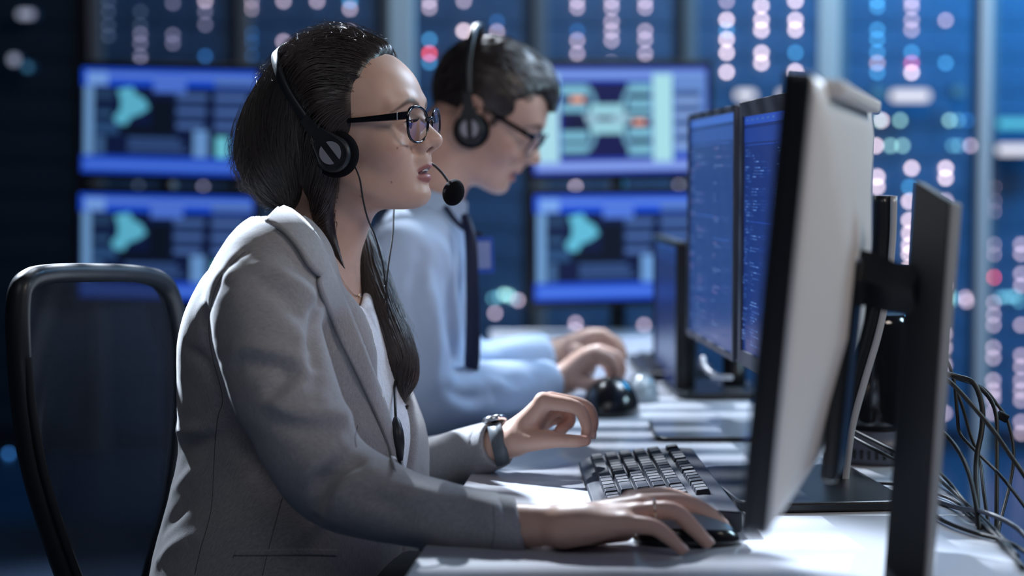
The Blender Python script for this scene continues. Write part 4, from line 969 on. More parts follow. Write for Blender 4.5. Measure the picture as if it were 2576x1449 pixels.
# long bunch over the far shoulder
BN = [(W(905, 585, 2.30), 0.014), (W(918, 640, 2.285), 0.021), (W(932, 710, 2.27), 0.0255), (W(958, 800, 2.25), 0.0285), (W(995, 890, 2.225), 0.0255), (W(1012, 945, 2.215), 0.0185), (W(1004, 990, 2.21), 0.0085), (W(1010, 1022, 2.21), 0.0015)]
def bunch_sdf(P): return chain(P, [q[0] for q in BN], [q[1] for q in BN], 0, 5)
bv, bf = surfnet(bunch_sdf, (-0.235, 2.13, 0.78), (-0.10, 2.37, 1.14), 0.0028); bv = relax(bv, bf, 2)
bn = vnormals(bv, bf); bd = np.array([noise.fractal(Vector((p[0]*110+p[2]*30, p[1]*110, p[2]*7)), 1.0, 2.0, 2) for p in bv.tolist()]); bv = bv + bn*(bd*0.0012)[:, None]
bun = npmesh('long_hair', bv, bf, m_hair, woman)
cl = np.array([p[0] for p in BN])
def bflow(P):
    D = ((P[:, None, :]-cl[None])**2).sum(-1); i = np.clip(D.argmin(1), 0, len(cl)-2); d = cl[i+1]-cl[i]; return (d/np.linalg.norm(d, axis=1, keepdims=True)).astype(np.float32)
s5 = bv[rg0.choice(len(bv), 1800)]; strands('hair_strand_layer', s5, bunch_sdf, bflow, 18, 0.0065, (0.0002, 0.0022), 0.00034, m_strand, bun, None, 0.08, 9, 0.002)
s6 = bv[rg0.choice(len(bv), 60)]; strands('flyaway_hair', s6, bunch_sdf, bflow, 18, 0.007, (0.001, 0.005), 0.0002, m_strand, bun, None, 0.25, 11, 0.012)
# ---------------------------------------------------------------- headset
m_plas = mat('headset_plastic', (0.018, 0.021, 0.026), 0.42, spec=0.5); m_foam = mat('foam_black', (0.006, 0.006, 0.008), 0.95, spec=0.15); noise_bump(m_foam, 900, 0.8, 0.0015)
m_silver = mat('silver_paint', (0.36, 0.37, 0.42), 0.35, metal=0.3); m_cord = mat('cord_black', (0.006, 0.006, 0.007), 0.5)
def headset(M, label, arc, silver=True, boom=True):
    hs = thing('headset', label, 'headset', tuple(M @ Vector((0, 0, 0.13))))
    T = lambda *v: M @ Vector(v)
    # band as a flat strip swept along the arc
    Q = [Vector(q) for q in catmull(arc, 8)]
    bm = NB(); pr = None
    for i, q in enumerate(Q):
        t = (Q[min(i+1, len(Q)-1)]-Q[max(i-1, 0)]).normalized(); out = (q-Vector((-0.03, 0, 0.05))); out = (out - t*out.dot(t)).normalized(); wv = t.cross(out)
        f_ = abs(q.y)/0.09; hw = 0.0058 + 0.0024*max(0, 1-f_); th = 0.0016
        row = [bm.verts.new(M @ (q + wv*a*hw + out*b*th)) for a, b in ((-1, -0.6), (-0.8, 1), (0.8, 1), (1, -0.6), (0.8, -1), (-0.8, -1))]
        if pr:
            for j in range(6): bm.faces.new((pr[j], pr[(j+1) % 6], row[(j+1) % 6], row[j])).smooth = j not in (0, 2)
        else: bm.faces.new(row)
        pr = row
    bm.faces.new(pr); obj('headband', bm, m_plas, hs)
    for sy in (-1, 1):
        Mc = M @ Matrix.Translation((0.003, sy*0.084, 0.000)) @ Matrix.Rotation(sy*math.radians(-90), 4, 'X') @ Matrix.Rotation(math.radians(90), 4, 'Z')
        # pad
        bm = NB(); lathe(bm, [(0.010, -0.012), (0.024, -0.011), (0.0285, -0.006), (0.0285, 0.000), (0.024, 0.004), (0.010, 0.004)], Mc, 36); obj('ear_pad', bm, m_foam, hs)
        # teardrop housing running up into the arm
        pts = []
        c0 = Vector((0, 0)); R0 = 0.0222; c1 = Vector(((-0.034-0.003), 0.044)); 
        def loc(x, z, y): return Vector((0.003+x, sy*(0.088+y), z))
        out = []
        dirv = (c1-c0).normalized(); nv_ = Vector((-dirv.y, dirv.x)); a0 = math.atan2(nv_.y, nv_.x)
        for k in range(25):
            a = a0 + math.radians(-18) + (2*PI-math.radians(144+0))*0 + (k/24)*(PI+math.radians(36)); 
            out.append(c0 + Vector((math.cos(a), math.sin(a)))*R0)
        hw = 0.0062
        out = out + [c0+dirv*0.036-nv_*0.0085, c1-nv_*hw, c1+nv_*hw, c0+dirv*0.036+nv_*0.0085]
        bm = NB(); t_ = [bm.verts.new(M @ loc(p.x, p.y, 0.006 if i < 25 else 0.003)) for i, p in enumerate(out)]; b_ = [bm.verts.new(M @ loc(p.x, p.y, -0.001)) for p in out]; 
        t2 = [bm.verts.new(M @ loc(*(c0*0.12+p*0.88 if i < 25 else p), 0.0085 if i < 25 else 0.0045)) for i, p in enumerate(out)]
        n_ = len(out)
        for i in range(n_):
            j = (i+1) % n_; bm.faces.new((t_[i], t_[j], b_[j], b_[i])).smooth = True; bm.faces.new((t2[i], t2[j], t_[j], t_[i])).smooth = True
        bm.faces.new(t2); bm.faces.new(b_); hz = obj('ear_housing', bm, m_plas, hs)
        if silver:
            bm = NB()
            R1 = 0.0140
            for sgn in (-1, 1):
                an = math.atan2(dirv.y, dirv.x)+math.radians(-2); half = []
                for k in range(15):
                    a = math.radians(18 + 144*k/14); half.append((R1*math.cos(a), sgn*R1*math.sin(a)))
                ca, sa = math.cos(an), math.sin(an); P2 = [(x*ca-y*sa-0.0015, x*sa+y*ca+0.0015) for x, y in half]
                top_ = [bm.verts.new(M @ loc(x, z, 0.0095)) for x, z in P2]; bt = [bm.verts.new(M @ loc(x, z, 0.008)) for x, z in P2]; bm.faces.new(top_); bm.faces.new(bt)
                for i in range(len(P2)): j = (i+1) % len(P2); bm.faces.new((top_[i], top_[j], bt[j], bt[i]))
            obj('silver_badge', bm, m_silver, hz)
            bm = NB()
            for k in range(26):
                a = math.radians(-70 + 95*(k//2)/12); rr = 0.0165 + (k % 2)*0.0022; c_ = M @ loc(rr*math.cos(a), rr*math.sin(a), 0.0086); bmesh.ops.create_icosphere(bm, subdivisions=1, radius=0.00055, matrix=Matrix.Translation(c_))
            obj('vent_holes', bm, m_foam, hz)
    if not boom: return hs
    # boom and microphone
    bp = [(0.010, 0.086, -0.006), (0.035, 0.078, -0.004), (0.060, 0.062, -0.005), (0.0817, 0.046, -0.0125), (0.0955, 0.042, -0.0235), (0.1055, 0.040, -0.0360)]
    bm = NB(); tube(bm, [T(*q) for q in bp], 0.0017, 8, 8); obj('microphone_boom', bm, m_plas, hs, True)
    bm = NB(); t_ = bmesh.new(); bmesh.ops.create_icosphere(t_, subdivisions=4, radius=1.0)
    for f_ in t_.faces: f_.smooth = True
    mc = T(0.1115, 0.040, -0.0490)
    bmesh.ops.transform(t_, matrix=Matrix.Translation(mc) @ M.to_3x3().to_4x4() @ Matrix.Rotation(math.radians(18), 4, 'Y') @ Matrix.Diagonal((0.0138, 0.0138, 0.0172, 1)), verts=t_.verts[:])
    me = bpy.data.meshes.new('microphone_foam'); t_.to_mesh(me); t_.free(); link('microphone_foam', me, m_foam, hs)
    return hs
ARC = [(x-0.0005, -y*0.985, z) for x, y, z in GROOVE[1:]] + [(x-0.0005, y*0.985, z) for x, y, z in GROOVE[1:-1][::-1]]
hs = headset(HM, 'black headset with silver badge on the earcup, worn by the woman', ARC)
def cordpts(L, r, parent, name='cord'):
    bm = NB(); tube(bm, [W(*q) for q in L], r, 7, 8); return obj(name, bm, m_cord, parent, True)
cordpts([(893, 418, 2.065), (905, 450, 2.06), (913, 500, 2.075), (925, 550, 2.10), (942, 590, 2.14), (960, 650, 2.19), (970, 720, 2.21), (978, 800, 2.205)], 0.0011, hs)
cordpts([(1000, 470, 2.275), (991, 530, 2.26), (988, 590, 2.24), (978, 660, 2.22), (972, 720, 2.21), (975, 780, 2.205)], 0.0012, hs)
cordpts([(970, 720, 2.21), (985, 800, 2.27), (992, 900, 2.25), (993, 990, 2.17), (996, 1060, 2.135), (1001, 1130, 2.125), (1012, 1200, 2.125), (1020, 1290, 2.15)], 0.0018, hs)
bm = NB(); tube(bm, [W(995, 1050, 2.132), W(997, 1064, 2.128), W(1000, 1090, 2.122), (W(1003, 1115, 2.120)), W(1006, 1140, 2.120), W(1009, 1158, 2.122)], [0.0025, 0.0055, 0.0078, 0.0074, 0.0050, 0.0024], 14, 5); obj('inline_control', bm, m_plas, hs, True)
# ---------------------------------------------------------------- glasses
m_frame = mat('glossy_black_frame', (0.006, 0.006, 0.008), 0.12, spec=0.6, coat=0.3)
m_lens = mat('lens_glass', (0.9, 0.95, 1.0), 0.0, spec=0.5, trans=1.0, ior=1.02, alpha=1.0)
def lens_mat():
    m = bpy.data.materials.new('spectacle_lens'); m.use_nodes = True; N = m.node_tree.nodes; L = m.node_tree.links; N.remove(N['Principled BSDF'])
    tr = N.new('ShaderNodeBsdfTransparent'); gl = N.new('ShaderNodeBsdfGlossy'); gl.inputs['Roughness'].default_value = 0.0; gl.inputs['Color'].default_value = (0.7, 0.85, 1, 1)
    mx = N.new('ShaderNodeMixShader'); fr_ = N.new('ShaderNodeLayerWeight'); fr_.inputs[0].default_value = 0.25; mr = N.new('ShaderNodeMath'); mr.operation = 'MULTIPLY_ADD'; mr.inputs[1].default_value = 0.30; mr.inputs[2].default_value = 0.035; mr.use_clamp = True
    L.new(fr_.outputs['Fresnel'], mr.inputs[0]); L.new(mr.outputs[0], mx.inputs[0]); L.new(tr.outputs[0], mx.inputs[1]); L.new(gl.outputs[0], mx.inputs[2]); L.new(mx.outputs[0], N['Material Output'].inputs[0]); return m
m_lens = lens_mat()
def glasses(M, label, gx=0.0955, gz=0.0345):
    g = thing('eyeglasses', label, 'glasses', tuple(M @ Vector((gx, 0, gz))))
    shape = []
    for k in range(48):
        a = 2*PI*k/48; c, s = math.cos(a), math.sin(a); r_ = (abs(c)**2.5 + abs(s)**2.5)**(-1/2.5)
        yy = 0.0262*c*r_*(1 - 0.13*(0.5-0.5*s)**1.5); zz = 0.0205*s*r_ + 0.0022*c*(0.5+0.5*s)
        shape.append((yy, zz))
    for sy in (-1, 1):
        def P3(y, z, o=0.0):
            yy = 0.0335 + y; return M @ Vector((gx - 0.0045*((yy-0.008)/0.05) - 0.075*max(0, yy-0.030)**1.0*1.6*0.8 + o - 0.12*(0.0-z)*0.0 - 0.10*max(0, -z), sy*yy, gz+z))
        bm = NB(); rows_ = []
        for (y, z) in shape:
            n2 = Vector((y, z)).normalized(); th = 0.0019 + 0.0014*max(0, min(1, z/0.016))*max(0.3, min(1, 0.5+y/0.03))
            q = [(y, z, -0.0014), (y+n2.x*th, z+n2.y*th, -0.0012), (y+n2.x*(th+0.0004), z+n2.y*(th+0.0004), 0.0006), (y+n2.x*th*0.6, z+n2.y*th*0.6, 0.0017), (y-n2.x*0.0004, z-n2.y*0.0004, 0.0010)]
            rows_.append([bm.verts.new(P3(a, b, o)) for a, b, o in q])
        for i in range(48):
            r0, r1 = rows_[i], rows_[(i+1) % 48]
            for j in range(5): bm.faces.new((r0[j], r0[(j+1) % 5], r1[(j+1) % 5], r1[j])).smooth = True
        obj('lens_rim', bm, m_frame, g)
        bm = NB(); c_ = bm.verts.new(P3(0, 0, 0.0012)); rr = [bm.verts.new(P3(y, z, 0)) for y, z in shape]; mid = [bm.verts.new(P3(y*0.55, z*0.55, 0.0009)) for y, z in shape]
        for i in range(48):
            j = (i+1) % 48; bm.faces.new((rr[i], rr[j], mid[j], mid[i])).smooth = True; bm.faces.new((mid[i], mid[j], c_)).smooth = True
        obj('lens', bm, m_lens, g)
        # end piece and temple arm
        e0 = Vector((gx-0.0068, sy*0.0585, gz+0.0115)); e1_ = Vector((gx-0.0165, sy*0.0665, gz+0.0100))
        arm = [e0, e1_, Vector((0.060, sy*0.0700, gz+0.0085)), Vector((0.030, sy*0.0745, gz+0.0065)), Vector((0.0, sy*0.0775, gz+0.0045)), Vector((-0.012, sy*0.077, gz-0.003))]
        hh = [0.0050, 0.0050, 0.0042, 0.0034, 0.0030, 0.0028]
        bm = NB(); pr = None
        for q in catmull([(*a, h) for a, h in zip(arm, hh)], 5):
            row = [bm.verts.new(M @ Vector((q[0], q[1]+sy*a*0.0012, q[2]+b*q[3]))) for a, b in ((-1, -1), (1, -0.85), (1, 0.85), (-1, 1))]
            if pr:
                for j in range(4): bm.faces.new((pr[j], pr[(j+1) % 4], row[(j+1) % 4], row[j]))
            else: bm.faces.new(row)
            pr = row
        bm.faces.new(pr); tm = obj('temple_arm', bm, m_frame, g)
        bm = NB(); hx = gx-0.0175; box(bm, M @ Vector((hx, sy*0.0685, gz+0.0098)), (0.0006, 0.0030, 0.0092), M.to_3x3()); obj('hinge_inlay', bm, m_silver, tm)
    bm = NB(); tube(bm, [M @ Vector((gx-0.0005, -0.0105, gz+0.0065)), M @ Vector((gx+0.0022, 0, gz+0.0095)), M @ Vector((gx-0.0005, 0.0105, gz+0.0065))], [0.0026, 0.0020, 0.0026], 10, 5); obj('bridge', bm, m_frame, g, True)
    return g
glasses(HM, 'glossy black rimmed glasses worn by the woman')
# ================================================================ DESK PROPS
UX = DIR; UY = Vector((-DIR.y, DIR.x, 0))                     # along the desk (away) / across to the left
# ---- desk monitors
m_back = mat('monitor_back_grey', (0.78, 0.76, 0.76), 0.40); m_bez2 = mat('bezel_graphite', (0.085, 0.095, 0.13), 0.38); noise_bump(m_bez2, 1200, 0.3, 0.0004)
m_silverp = mat('silver_plastic', (0.50, 0.51, 0.54), 0.32, metal=0.2)
def codescreen(base, seed, cols, dens=1.0):
    r = random.Random(seed); els = [(base, R4(0, 0, 1, 1)), (tuple(min(255, int(c*1.5)+8) for c in base), R4(0, 0, 1, 0.035)), (tuple(int(c*1.22)+4 for c in base), R4(0.0, 0.05, 1, 0.11))]
    for k in range(6): els.append((cols[0], R4(0.03+k*0.09, 0.012, 0.07+k*0.09, 0.020)))
    for x0, x1, y0, y1, step in ((0.03, 0.13, 0.14, 0.95, 0.012), (0.20, 0.55, 0.14, 0.42, 0.0125), (0.20, 0.60, 0.46, 0.95, 0.0125), (0.66, 0.95, 0.14, 0.5, 0.0125), (0.66, 0.95, 0.55, 0.95, 0.0125)):
        els.append((tuple(int(c*1.35)+6 for c in base), R4(x0-0.015, y0-0.02, x1+0.015, y0-0.016))); y = y0; ind = 0
        while y < y1:
            if r.random() < 0.82*dens:
                ind = max(0, min(4, ind + r.choice((-1, 0, 0, 1)))); x = x0 + ind*0.018
                for _ in range(r.randint(1, 4)):
                    w_ = r.uniform(0.012, 0.06)
                    if x+w_ > x1: break
                    els.append((r.choice(cols), R4(x, y, x+w_, y+step*0.42))); x += w_+0.008
            y += step
    return els
def desk_monitor(label, corner_near, corner_far, ztop, H, els, mback, mbez, tilt=0.0, bez=0.016, thick=0.045, s=1.0, bulge=True):
    """screen faces to the left of the near->far line"""
    a = Vector(corner_near); b = Vector(corner_far); a.z = b.z = ztop-H/2; c = (a+b)/2; w = (b-a).length; x = (a-b).normalized()      # local +X from far to near => local -Y faces left
    ang = math.atan2(x.y, x.x); t = thing('monitor', label, 'monitor', tuple(c), 'desk monitors in a row'); t.rotation_euler = (tilt, 0, ang)
    Rx = Matrix.Rotation(PI/2, 4, 'X')
    bm = NB(); prism(bm, rrect(w, H, 0.006), -0.014, 0.004, Rx, bev=0.0025)
    o = obj('monitor_casing', bm, mbez, None); o.parent = t
    # back shell with bulge
    bm = NB(); rings = []
    for k, (ins, y, r_) in enumerate(((0.002, thick*0.40, 0.006), (0.012, thick*0.55, 0.012), (0.035, thick*0.75, 0.02), (0.085, thick*0.95, 0.03), (0.13, thick+0.006, 0.02), (0.142, thick+0.008, 0.015))):
        rings.append([bm.verts.new((p[0], y, p[1])) for p in rrect(w-2*ins, H-2*ins, r_)])
    for r0, r1 in zip(rings, rings[1:]):
        n_ = len(r0)
        for i in range(n_): bm.faces.new((r0[i], r0[(i+1) % n_], r1[(i+1) % n_], r1[i])).smooth = True
    bm.faces.new(rings[-1]); bm.faces.new(rings[0]); o = obj('back_shell', bm, mback, None); o.parent = t
    screen_obj('screen', w-2*bez, H-2*bez, els, t, s, Matrix.Translation((0, -0.0050, 0)))
    # inner lip around the picture
    bm = NB()
    for sx in (-1, 1): box(bm, (sx*(w/2-bez*0.5), -0.0062, 0), (bez, 0.005, H), bev=0.001)
    for sz in (-1, 1): box(bm, (0, -0.0062, sz*(H/2-bez*0.5)), (w-2*bez, 0.0048, bez), bev=0.001)
    o = obj('bezel', bm, mbez, None); o.parent = t
    return t
def rrbase(c, along, w, d, h, r, m, parent, name='stand_base'):
    M = frame(along, (0, 0, 1), c); bm = NB(); prism(bm, rrect(w, d, r, 8), 0, h, M, bev=0.003); return obj(name, bm, m, parent)
def par(o, t): return o
CB = (22, 50, 112); cols = [(62, 100, 170), (50, 84, 150), (84, 122, 190), (44, 74, 140)]
# A: furthest of the pair;  B: nearer;  C: back turned to the camera;  D: leaning beyond the pair
Hm = 0.362
A0 = W(1742, 442, 2.88); A1 = W(1862, 442, 2.455)
ta = desk_monitor('tall blue code monitor seen edge-on, the rear one of the adjoining pair', A1, A0, W(1742, 290, 2.88).z, Hm, codescreen((38, 66, 124), 4, [(74, 104, 160), (92, 124, 180), (110, 104, 160)], 0.5), m_bez2, m_bez2, bez=0.010)
B0 = W(1874, 442, 2.425); B1 = W(2052, 442, 2.02)
tb = desk_monitor('dark blue code monitor half hidden by the nearest monitor, with graphite bezel', B1, B0, W(1874, 258, 2.425).z, Hm, codescreen((20, 46, 112), 9, cols, 0.75), m_bez2, m_bez2, bez=0.021)
C0 = W(1944, 442, 1.385); C1 = W(2116, 442, 1.93)
tc_ = desk_monitor('large out-of-focus monitor nearest the camera, turned to show its pale back', C0, C1, CAMZ + 0.083, 0.372, codescreen((20, 46, 112), 2, cols), m_back, m_bezel, tilt=math.radians(-5), bez=0.014, thick=0.034)
D0 = W(1655, 442, 3.50); D1 = W(1715, 442, 3.12)
td = desk_monitor('dim blue monitor beyond the pair, low behind the man\'s hand', D1, D0, W(1700, 600, 3.3).z, 0.30, codescreen((14, 32, 84), 12, [(30, 52, 110)], 0.4), m_bezel, m_bezel, bez=0.012)
bm = NB(); box(bm, (0.0, 0.038, -0.075), (0.085, 0.016, 0.21), bev=0.005); o = obj('recess_shade', bm, m_stand, None); o.parent = tc_  # dark box put in for the shaded recess of the back
bm = NB(); box(bm, (0.0, 0.022, 0.178), (0.40, 0.022, 0.014), bev=0.004); o = obj('top_vent_ridge', bm, m_back, None); o.parent = tc_
# stands
def mstand(label, base_c, along, bw, bd, neck, group='monitor stands on the desks', mneck=None, bh=0.012):
    t = thing('monitor_stand', label, 'monitor stand', (base_c.x, base_c.y, DESK), group)
    rrbase(Vector((base_c.x, base_c.y, DESK+0.0005)), along, bw, bd, bh, 0.035, m_stand, t)
    return t
# stand of B: flat black base, curved silver-edged neck
bB = (Dk(1800, 1240) + Dk(2222, 1240))/2
bB = Vector(((W(1810, 1240, 2.17).x + W(2215, 1240, 2.17).x)/2, Dk(2000, 1238).y, DESK))
stB = mstand('low black rectangular base with a tall curved silver-edged neck behind the nearest monitor', bB, (1, 0.10, 0), 0.205, 0.27, None)
prof = [W(2237, 492, 2.27), W(2234, 600, 2.27), W(2222, 720, 2.265), W(2200, 830, 2.26), W(2165, 950, 2.255), W(2135, 1060, 2.25), (W(2122, 1150, 2.245)), W(2116, 1205, 2.24)]
def strip(name, prof, wid, thk, m, parent, axis=Vector((0, 1, 0)), off=Vector((0, 0, 0))):
    bm = NB(); pr = None; Q = catmull([tuple(p) for p in prof], 6)
    for i, q in enumerate(Q):
        tg = Vector(Q[min(i+1, len(Q)-1)]-Q[max(i-1, 0)]).normalized(); nn = tg.cross(axis).normalized(); c = Vector(q)+off
        row = [bm.verts.new(c + nn*a*thk/2 + axis*b*wid/2) for a, b in ((-1, -1), (1, -1), (1, 1), (-1, 1))]
        if pr:
            for j in range(4): bm.faces.new((pr[j], pr[(j+1) % 4], row[(j+1) % 4], row[j])).smooth = True
        else: bm.faces.new(row)
        pr = row
    bm.faces.new(pr); return obj(name, bm, m, parent)
strip('stand_neck', prof, 0.06, 0.008, m_silverp, stB)
strip('neck_spine', [p - Vector((0.012, 0, 0)) for p in prof], 0.052, 0.016, m_stand, stB)
bm = NB(); box(bm, ((tb.location.x + W(2215, 720, 2.26).x)/2 + 0.01, 2.245, W(2200, 700, 2.26).z), (0.060, 0.07, 0.07), bev=0.006); obj('mount_arm', bm, m_stand, stB)
# stand of A: glossy base and black neck
pA = Dk(1790, 990)
stA = mstand('glossy black base and round neck under the rear blue monitor', Vector((pA.x+0.005, pA.y+0.02, 0)), (1, 0.05, 0), 0.16, 0.24, None)
bm = NB(); tube(bm, [(pA.x+0.045, pA.y+0.03, DESK+0.01), (pA.x+0.045, pA.y+0.03, DESK+0.13), (ta.location.x+0.06, ta.location.y+0.0, DESK+0.22)], [0.022, 0.020, 0.018], 14, 6); obj('stand_neck', bm, m_stand, stA, True)
pD = Dk(1640, 925)
stD = mstand('flat black base under the dim blue monitor past the man\'s hand', Vector((pD.x+0.05, pD.y, 0)), (1, 0.05, 0), 0.13, 0.2, None, bh=0.009)
bm = NB(); box(bm, (td.location.x+0.03, td.location.y, DESK+0.08), (0.02, 0.06, 0.16), bev=0.004); obj('stand_neck', bm, m_stand, stD)
# stand of C: broad flat post
pc = W(2330, 1449, 1.60)
stC = thing('monitor_stand', 'broad flat dark grey post at the right, carrying the nearest monitor by a black arm', 'monitor stand', (pc.x-0.01, pc.y, DESK), 'monitor stands on the desks')
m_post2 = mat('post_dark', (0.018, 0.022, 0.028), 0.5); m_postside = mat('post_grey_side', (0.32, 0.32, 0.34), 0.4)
def quadprism(name, bottom, top, m, parent):
    bm = NB(); b = [bm.verts.new(p) for p in bottom]; t = [bm.verts.new(p) for p in top]; bm.faces.new(b); bm.faces.new(t)
    for i in range(4): bm.faces.new((b[i], b[(i+1) % 4], t[(i+1) % 4], t[i]))
    bmesh.ops.recalc_face_normals(bm, faces=bm.faces[:]); bmesh.ops.bevel(bm, geom=bm.edges[:], offset=0.002, segments=2, affect='EDGES', profile=0.5); return obj(name, bm, m, parent)
dd0, dd1 = 1.60, 1.645
def ptat(px, py, d): return W(px, py, d)
zt0 = W(2300, 450, dd1); zt1 = W(2392, 505, dd0)
low = DESK + 0.008
def drop(px_top, py_top, px_bot, d):
    a = W(px_top, py_top, d); b = W(px_bot, 1449, d); k = (low-a.z)/(b.z-a.z); return a, a.lerp(b, k)
Lt, Lb = drop(2300, 452, 2222, dd1); Rt, Rb = drop(2388, 505, 2322, dd0); R2t, R2b = drop(2412, 512, 2340, dd0+0.03); L2t, L2b = drop(2325, 458, 2245, dd1+0.03)
quadprism('post', [Lb, Rb, R2b, L2b], [Lt, Rt, R2t, L2t], m_post2, stC)
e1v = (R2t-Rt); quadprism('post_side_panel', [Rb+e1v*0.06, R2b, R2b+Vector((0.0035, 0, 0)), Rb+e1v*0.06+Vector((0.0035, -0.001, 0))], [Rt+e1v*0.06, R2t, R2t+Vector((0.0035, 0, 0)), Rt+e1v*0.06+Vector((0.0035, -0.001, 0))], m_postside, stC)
rrbase(Vector((Lb.x+0.0, 1.585, DESK+0.0005)), (1, 0.2, 0), 0.16, 0.14, 0.010, 0.03, m_stand, stC)
bm = NB(); tube(bm, [W(2105, 700, 1.66), W(2180, 702, 1.655), W(2240, 722, 1.645), W(2310, 730, 1.635)], [0.034, 0.026, 0.024, 0.024], 4, 5, smooth=False, flat=(0.75, (0, 1, 0))); obj('mount_arm', bm, m_stand, stC)
bm = NB(); box(bm, W(2110, 705, 1.655), (0.02, 0.09, 0.10), Matrix.Rotation(math.atan2(C1.y-C0.y, C1.x-C0.x)-PI/2, 3, 'Z'), bev=0.004); obj('mount_plate', bm, m_stand, stC)
# dark tower with a vented foot behind the neck
tw = Dk(2190, 1165); m_tower = mat('tower_gloss_black', (0.010, 0.011, 0.014), 0.12, coat=0.5)
to = thing('speaker', 'tall glossy black upright speaker with a ribbed grey foot, behind the curved neck', 'speaker', (W(2215, 1165, 2.40).x, 2.42, DESK))
cx_ = to.location.x; 
bm = NB(); lathe(bm, [(0.046, 0.045), (0.048, 0.06), (0.048, 0.19), (0.044, 0.205)], Matrix.Translation((cx_, 2.42, DESK)), 40); obj('cabinet', bm, m_tower, to)
bm = NB(); lathe(bm, [(0.062, 0.0), (0.066, 0.006), (0.064, 0.028), (0.052, 0.044), (0.040, 0.046)], Matrix.Translation((cx_, 2.42, DESK)), 48); obj('foot', bm, m_bez2, to)
bm = NB()
for k in range(40):
    a = 2*PI*k/40; c_ = Vector((cx_+math.cos(a)*0.0655, 2.42+math.sin(a)*0.0655, DESK+0.016)); box(bm, c_, (0.002, 0.004, 0.012), Matrix.Rotation(a, 3, 'Z'))
obj('vent_slots', bm, m_bezel, to)
# warm highlight of the dark tower, made as a separate glowing strip
glowbox('light_reflection', 2248, 790, 2262, 850, 6.9, emat('highlight_warm', S(250, 215, 180), 1.4), 'narrow warm highlight made as a glowing strip between the curved neck and the grey post')
# ---- tablet slab beyond the keyboard
m_slab = mat('slab_top', (0.42, 0.45, 0.50), 0.18, coat=0.4)
qa = Dk(1655, 1066); qb = Dk(1700, 1118); tl = thing('tablet', 'thin flat tablet with dark edge and rounded corner lying beyond the keyboard', 'tablet', (Dk(1800, 1090).x, Dk(1800, 1090).y, DESK))
Mt = frame((1, -0.02, 0), (0, 0, 1), Vector((W(1810, 1090, 2.66).x, (Dk(1700, 1060).y+Dk(1700, 1117).y)/2, DESK+0.001)))
bm = NB(); prism(bm, rrect(0.20, 0.20, 0.02, 6), 0, 0.006, Mt, bev=0.001); obj('tablet_body', bm, m_bezel, tl)
bm = NB(); prism(bm, rrect(0.194, 0.194, 0.018, 6), 0.006, 0.0066, Mt); obj('glass_face', bm, m_slab, tl)
# ---- keyboard
m_key = mat('key_black', (0.016, 0.018, 0.026), 0.5, spec=0.28); m_kb = mat('keyboard_case', (0.018, 0.020, 0.028), 0.4, spec=0.35); noise_bump(m_key, 2500, 0.25, 0.0003); noise_bump(m_kb, 2500, 0.2, 0.0003)
kfl = Dk(1450, 1178); kfr = Dk(1722, 1140); knr = Dk(1838, 1300); knl = Dk(1505, 1345)
kc = (kfl+kfr+knr+knl)/4; kL = 0.45; kWd = 0.155
ky = ((kfl+kfr)/2 - (knl+knr)/2).normalized(); kth = math.atan2(ky.y, ky.x)
kc = kc - ky*0.055; kb = thing('keyboard', 'black full-size keyboard with chiclet-free raised keys on the white desk by the woman\'s hands', 'keyboard', (kc.x, kc.y, DESK), rotz=kth)
kb['label'] = 'black full-size keyboard lying lengthwise on the white desk beyond the mouse hand'
# local X runs away from the camera along the length, local Y to the left (towards the woman is +Y)
def kpt(x, y, z): return (x, y, z)
bm = NB(); t_ = bmesh.new()
pr_ = [(-kWd/2, 0.002), (-kWd/2, 0.026), (-kWd/2+0.028, 0.028), (kWd/2-0.012, 0.014), (kWd/2, 0.008), (kWd/2, 0.002)]
v0_ = [t_.verts.new((-kL/2, y, z)) for y, z in pr_]; v1_ = [t_.verts.new((kL/2, y, z)) for y, z in pr_]
t_.faces.new(v0_); t_.faces.new(v1_)
for i in range(6): t_.faces.new((v0_[i], v0_[(i+1) % 6], v1_[(i+1) % 6], v1_[i]))
bmesh.ops.recalc_face_normals(t_, faces=t_.faces[:]); bmesh.ops.bevel(t_, geom=t_.edges[:], offset=0.003, segments=3, affect='EDGES', profile=0.5); merge(bm, t_)
o = obj('keyboard_case', bm, m_kb, None); o.parent = kb
def keymesh(wu, du=1.0):
    bm = NB(); w_ = 0.01905*wu-0.0014; d_ = 0.01905*du-0.0014; a = [(w_/2, d_/2, 0), (w_/2-0.0022, d_/2-0.0018, 0.0062)]
    rings = [[bm.verts.new((sx*x, sy*y, z)) for sx, sy in ((-1, -1), (1, -1), (1, 1), (-1, 1))] for x, y, z in a]
    for i in range(4): bm.faces.new((rings[0][i], rings[0][(i+1) % 4], rings[1][(i+1) % 4], rings[1][i]))
    bm.faces.new(rings[1]); bm.faces.new(rings[0][::-1])
    bmesh.ops.recalc_face_normals(bm, faces=bm.faces[:]); bmesh.ops.bevel(bm, geom=[e for e in bm.edges if min(v.co.z for v in e.verts) > 0.004 or abs(e.verts[0].co.z-e.verts[1].co.z) > 0.004], offset=0.0008, segments=2, affect='EDGES', profile=0.5)
    me = bpy.data.meshes.new('key'); bm.to_mesh(me); bm.free(); me.materials.append(m_key); return me
KM = {}
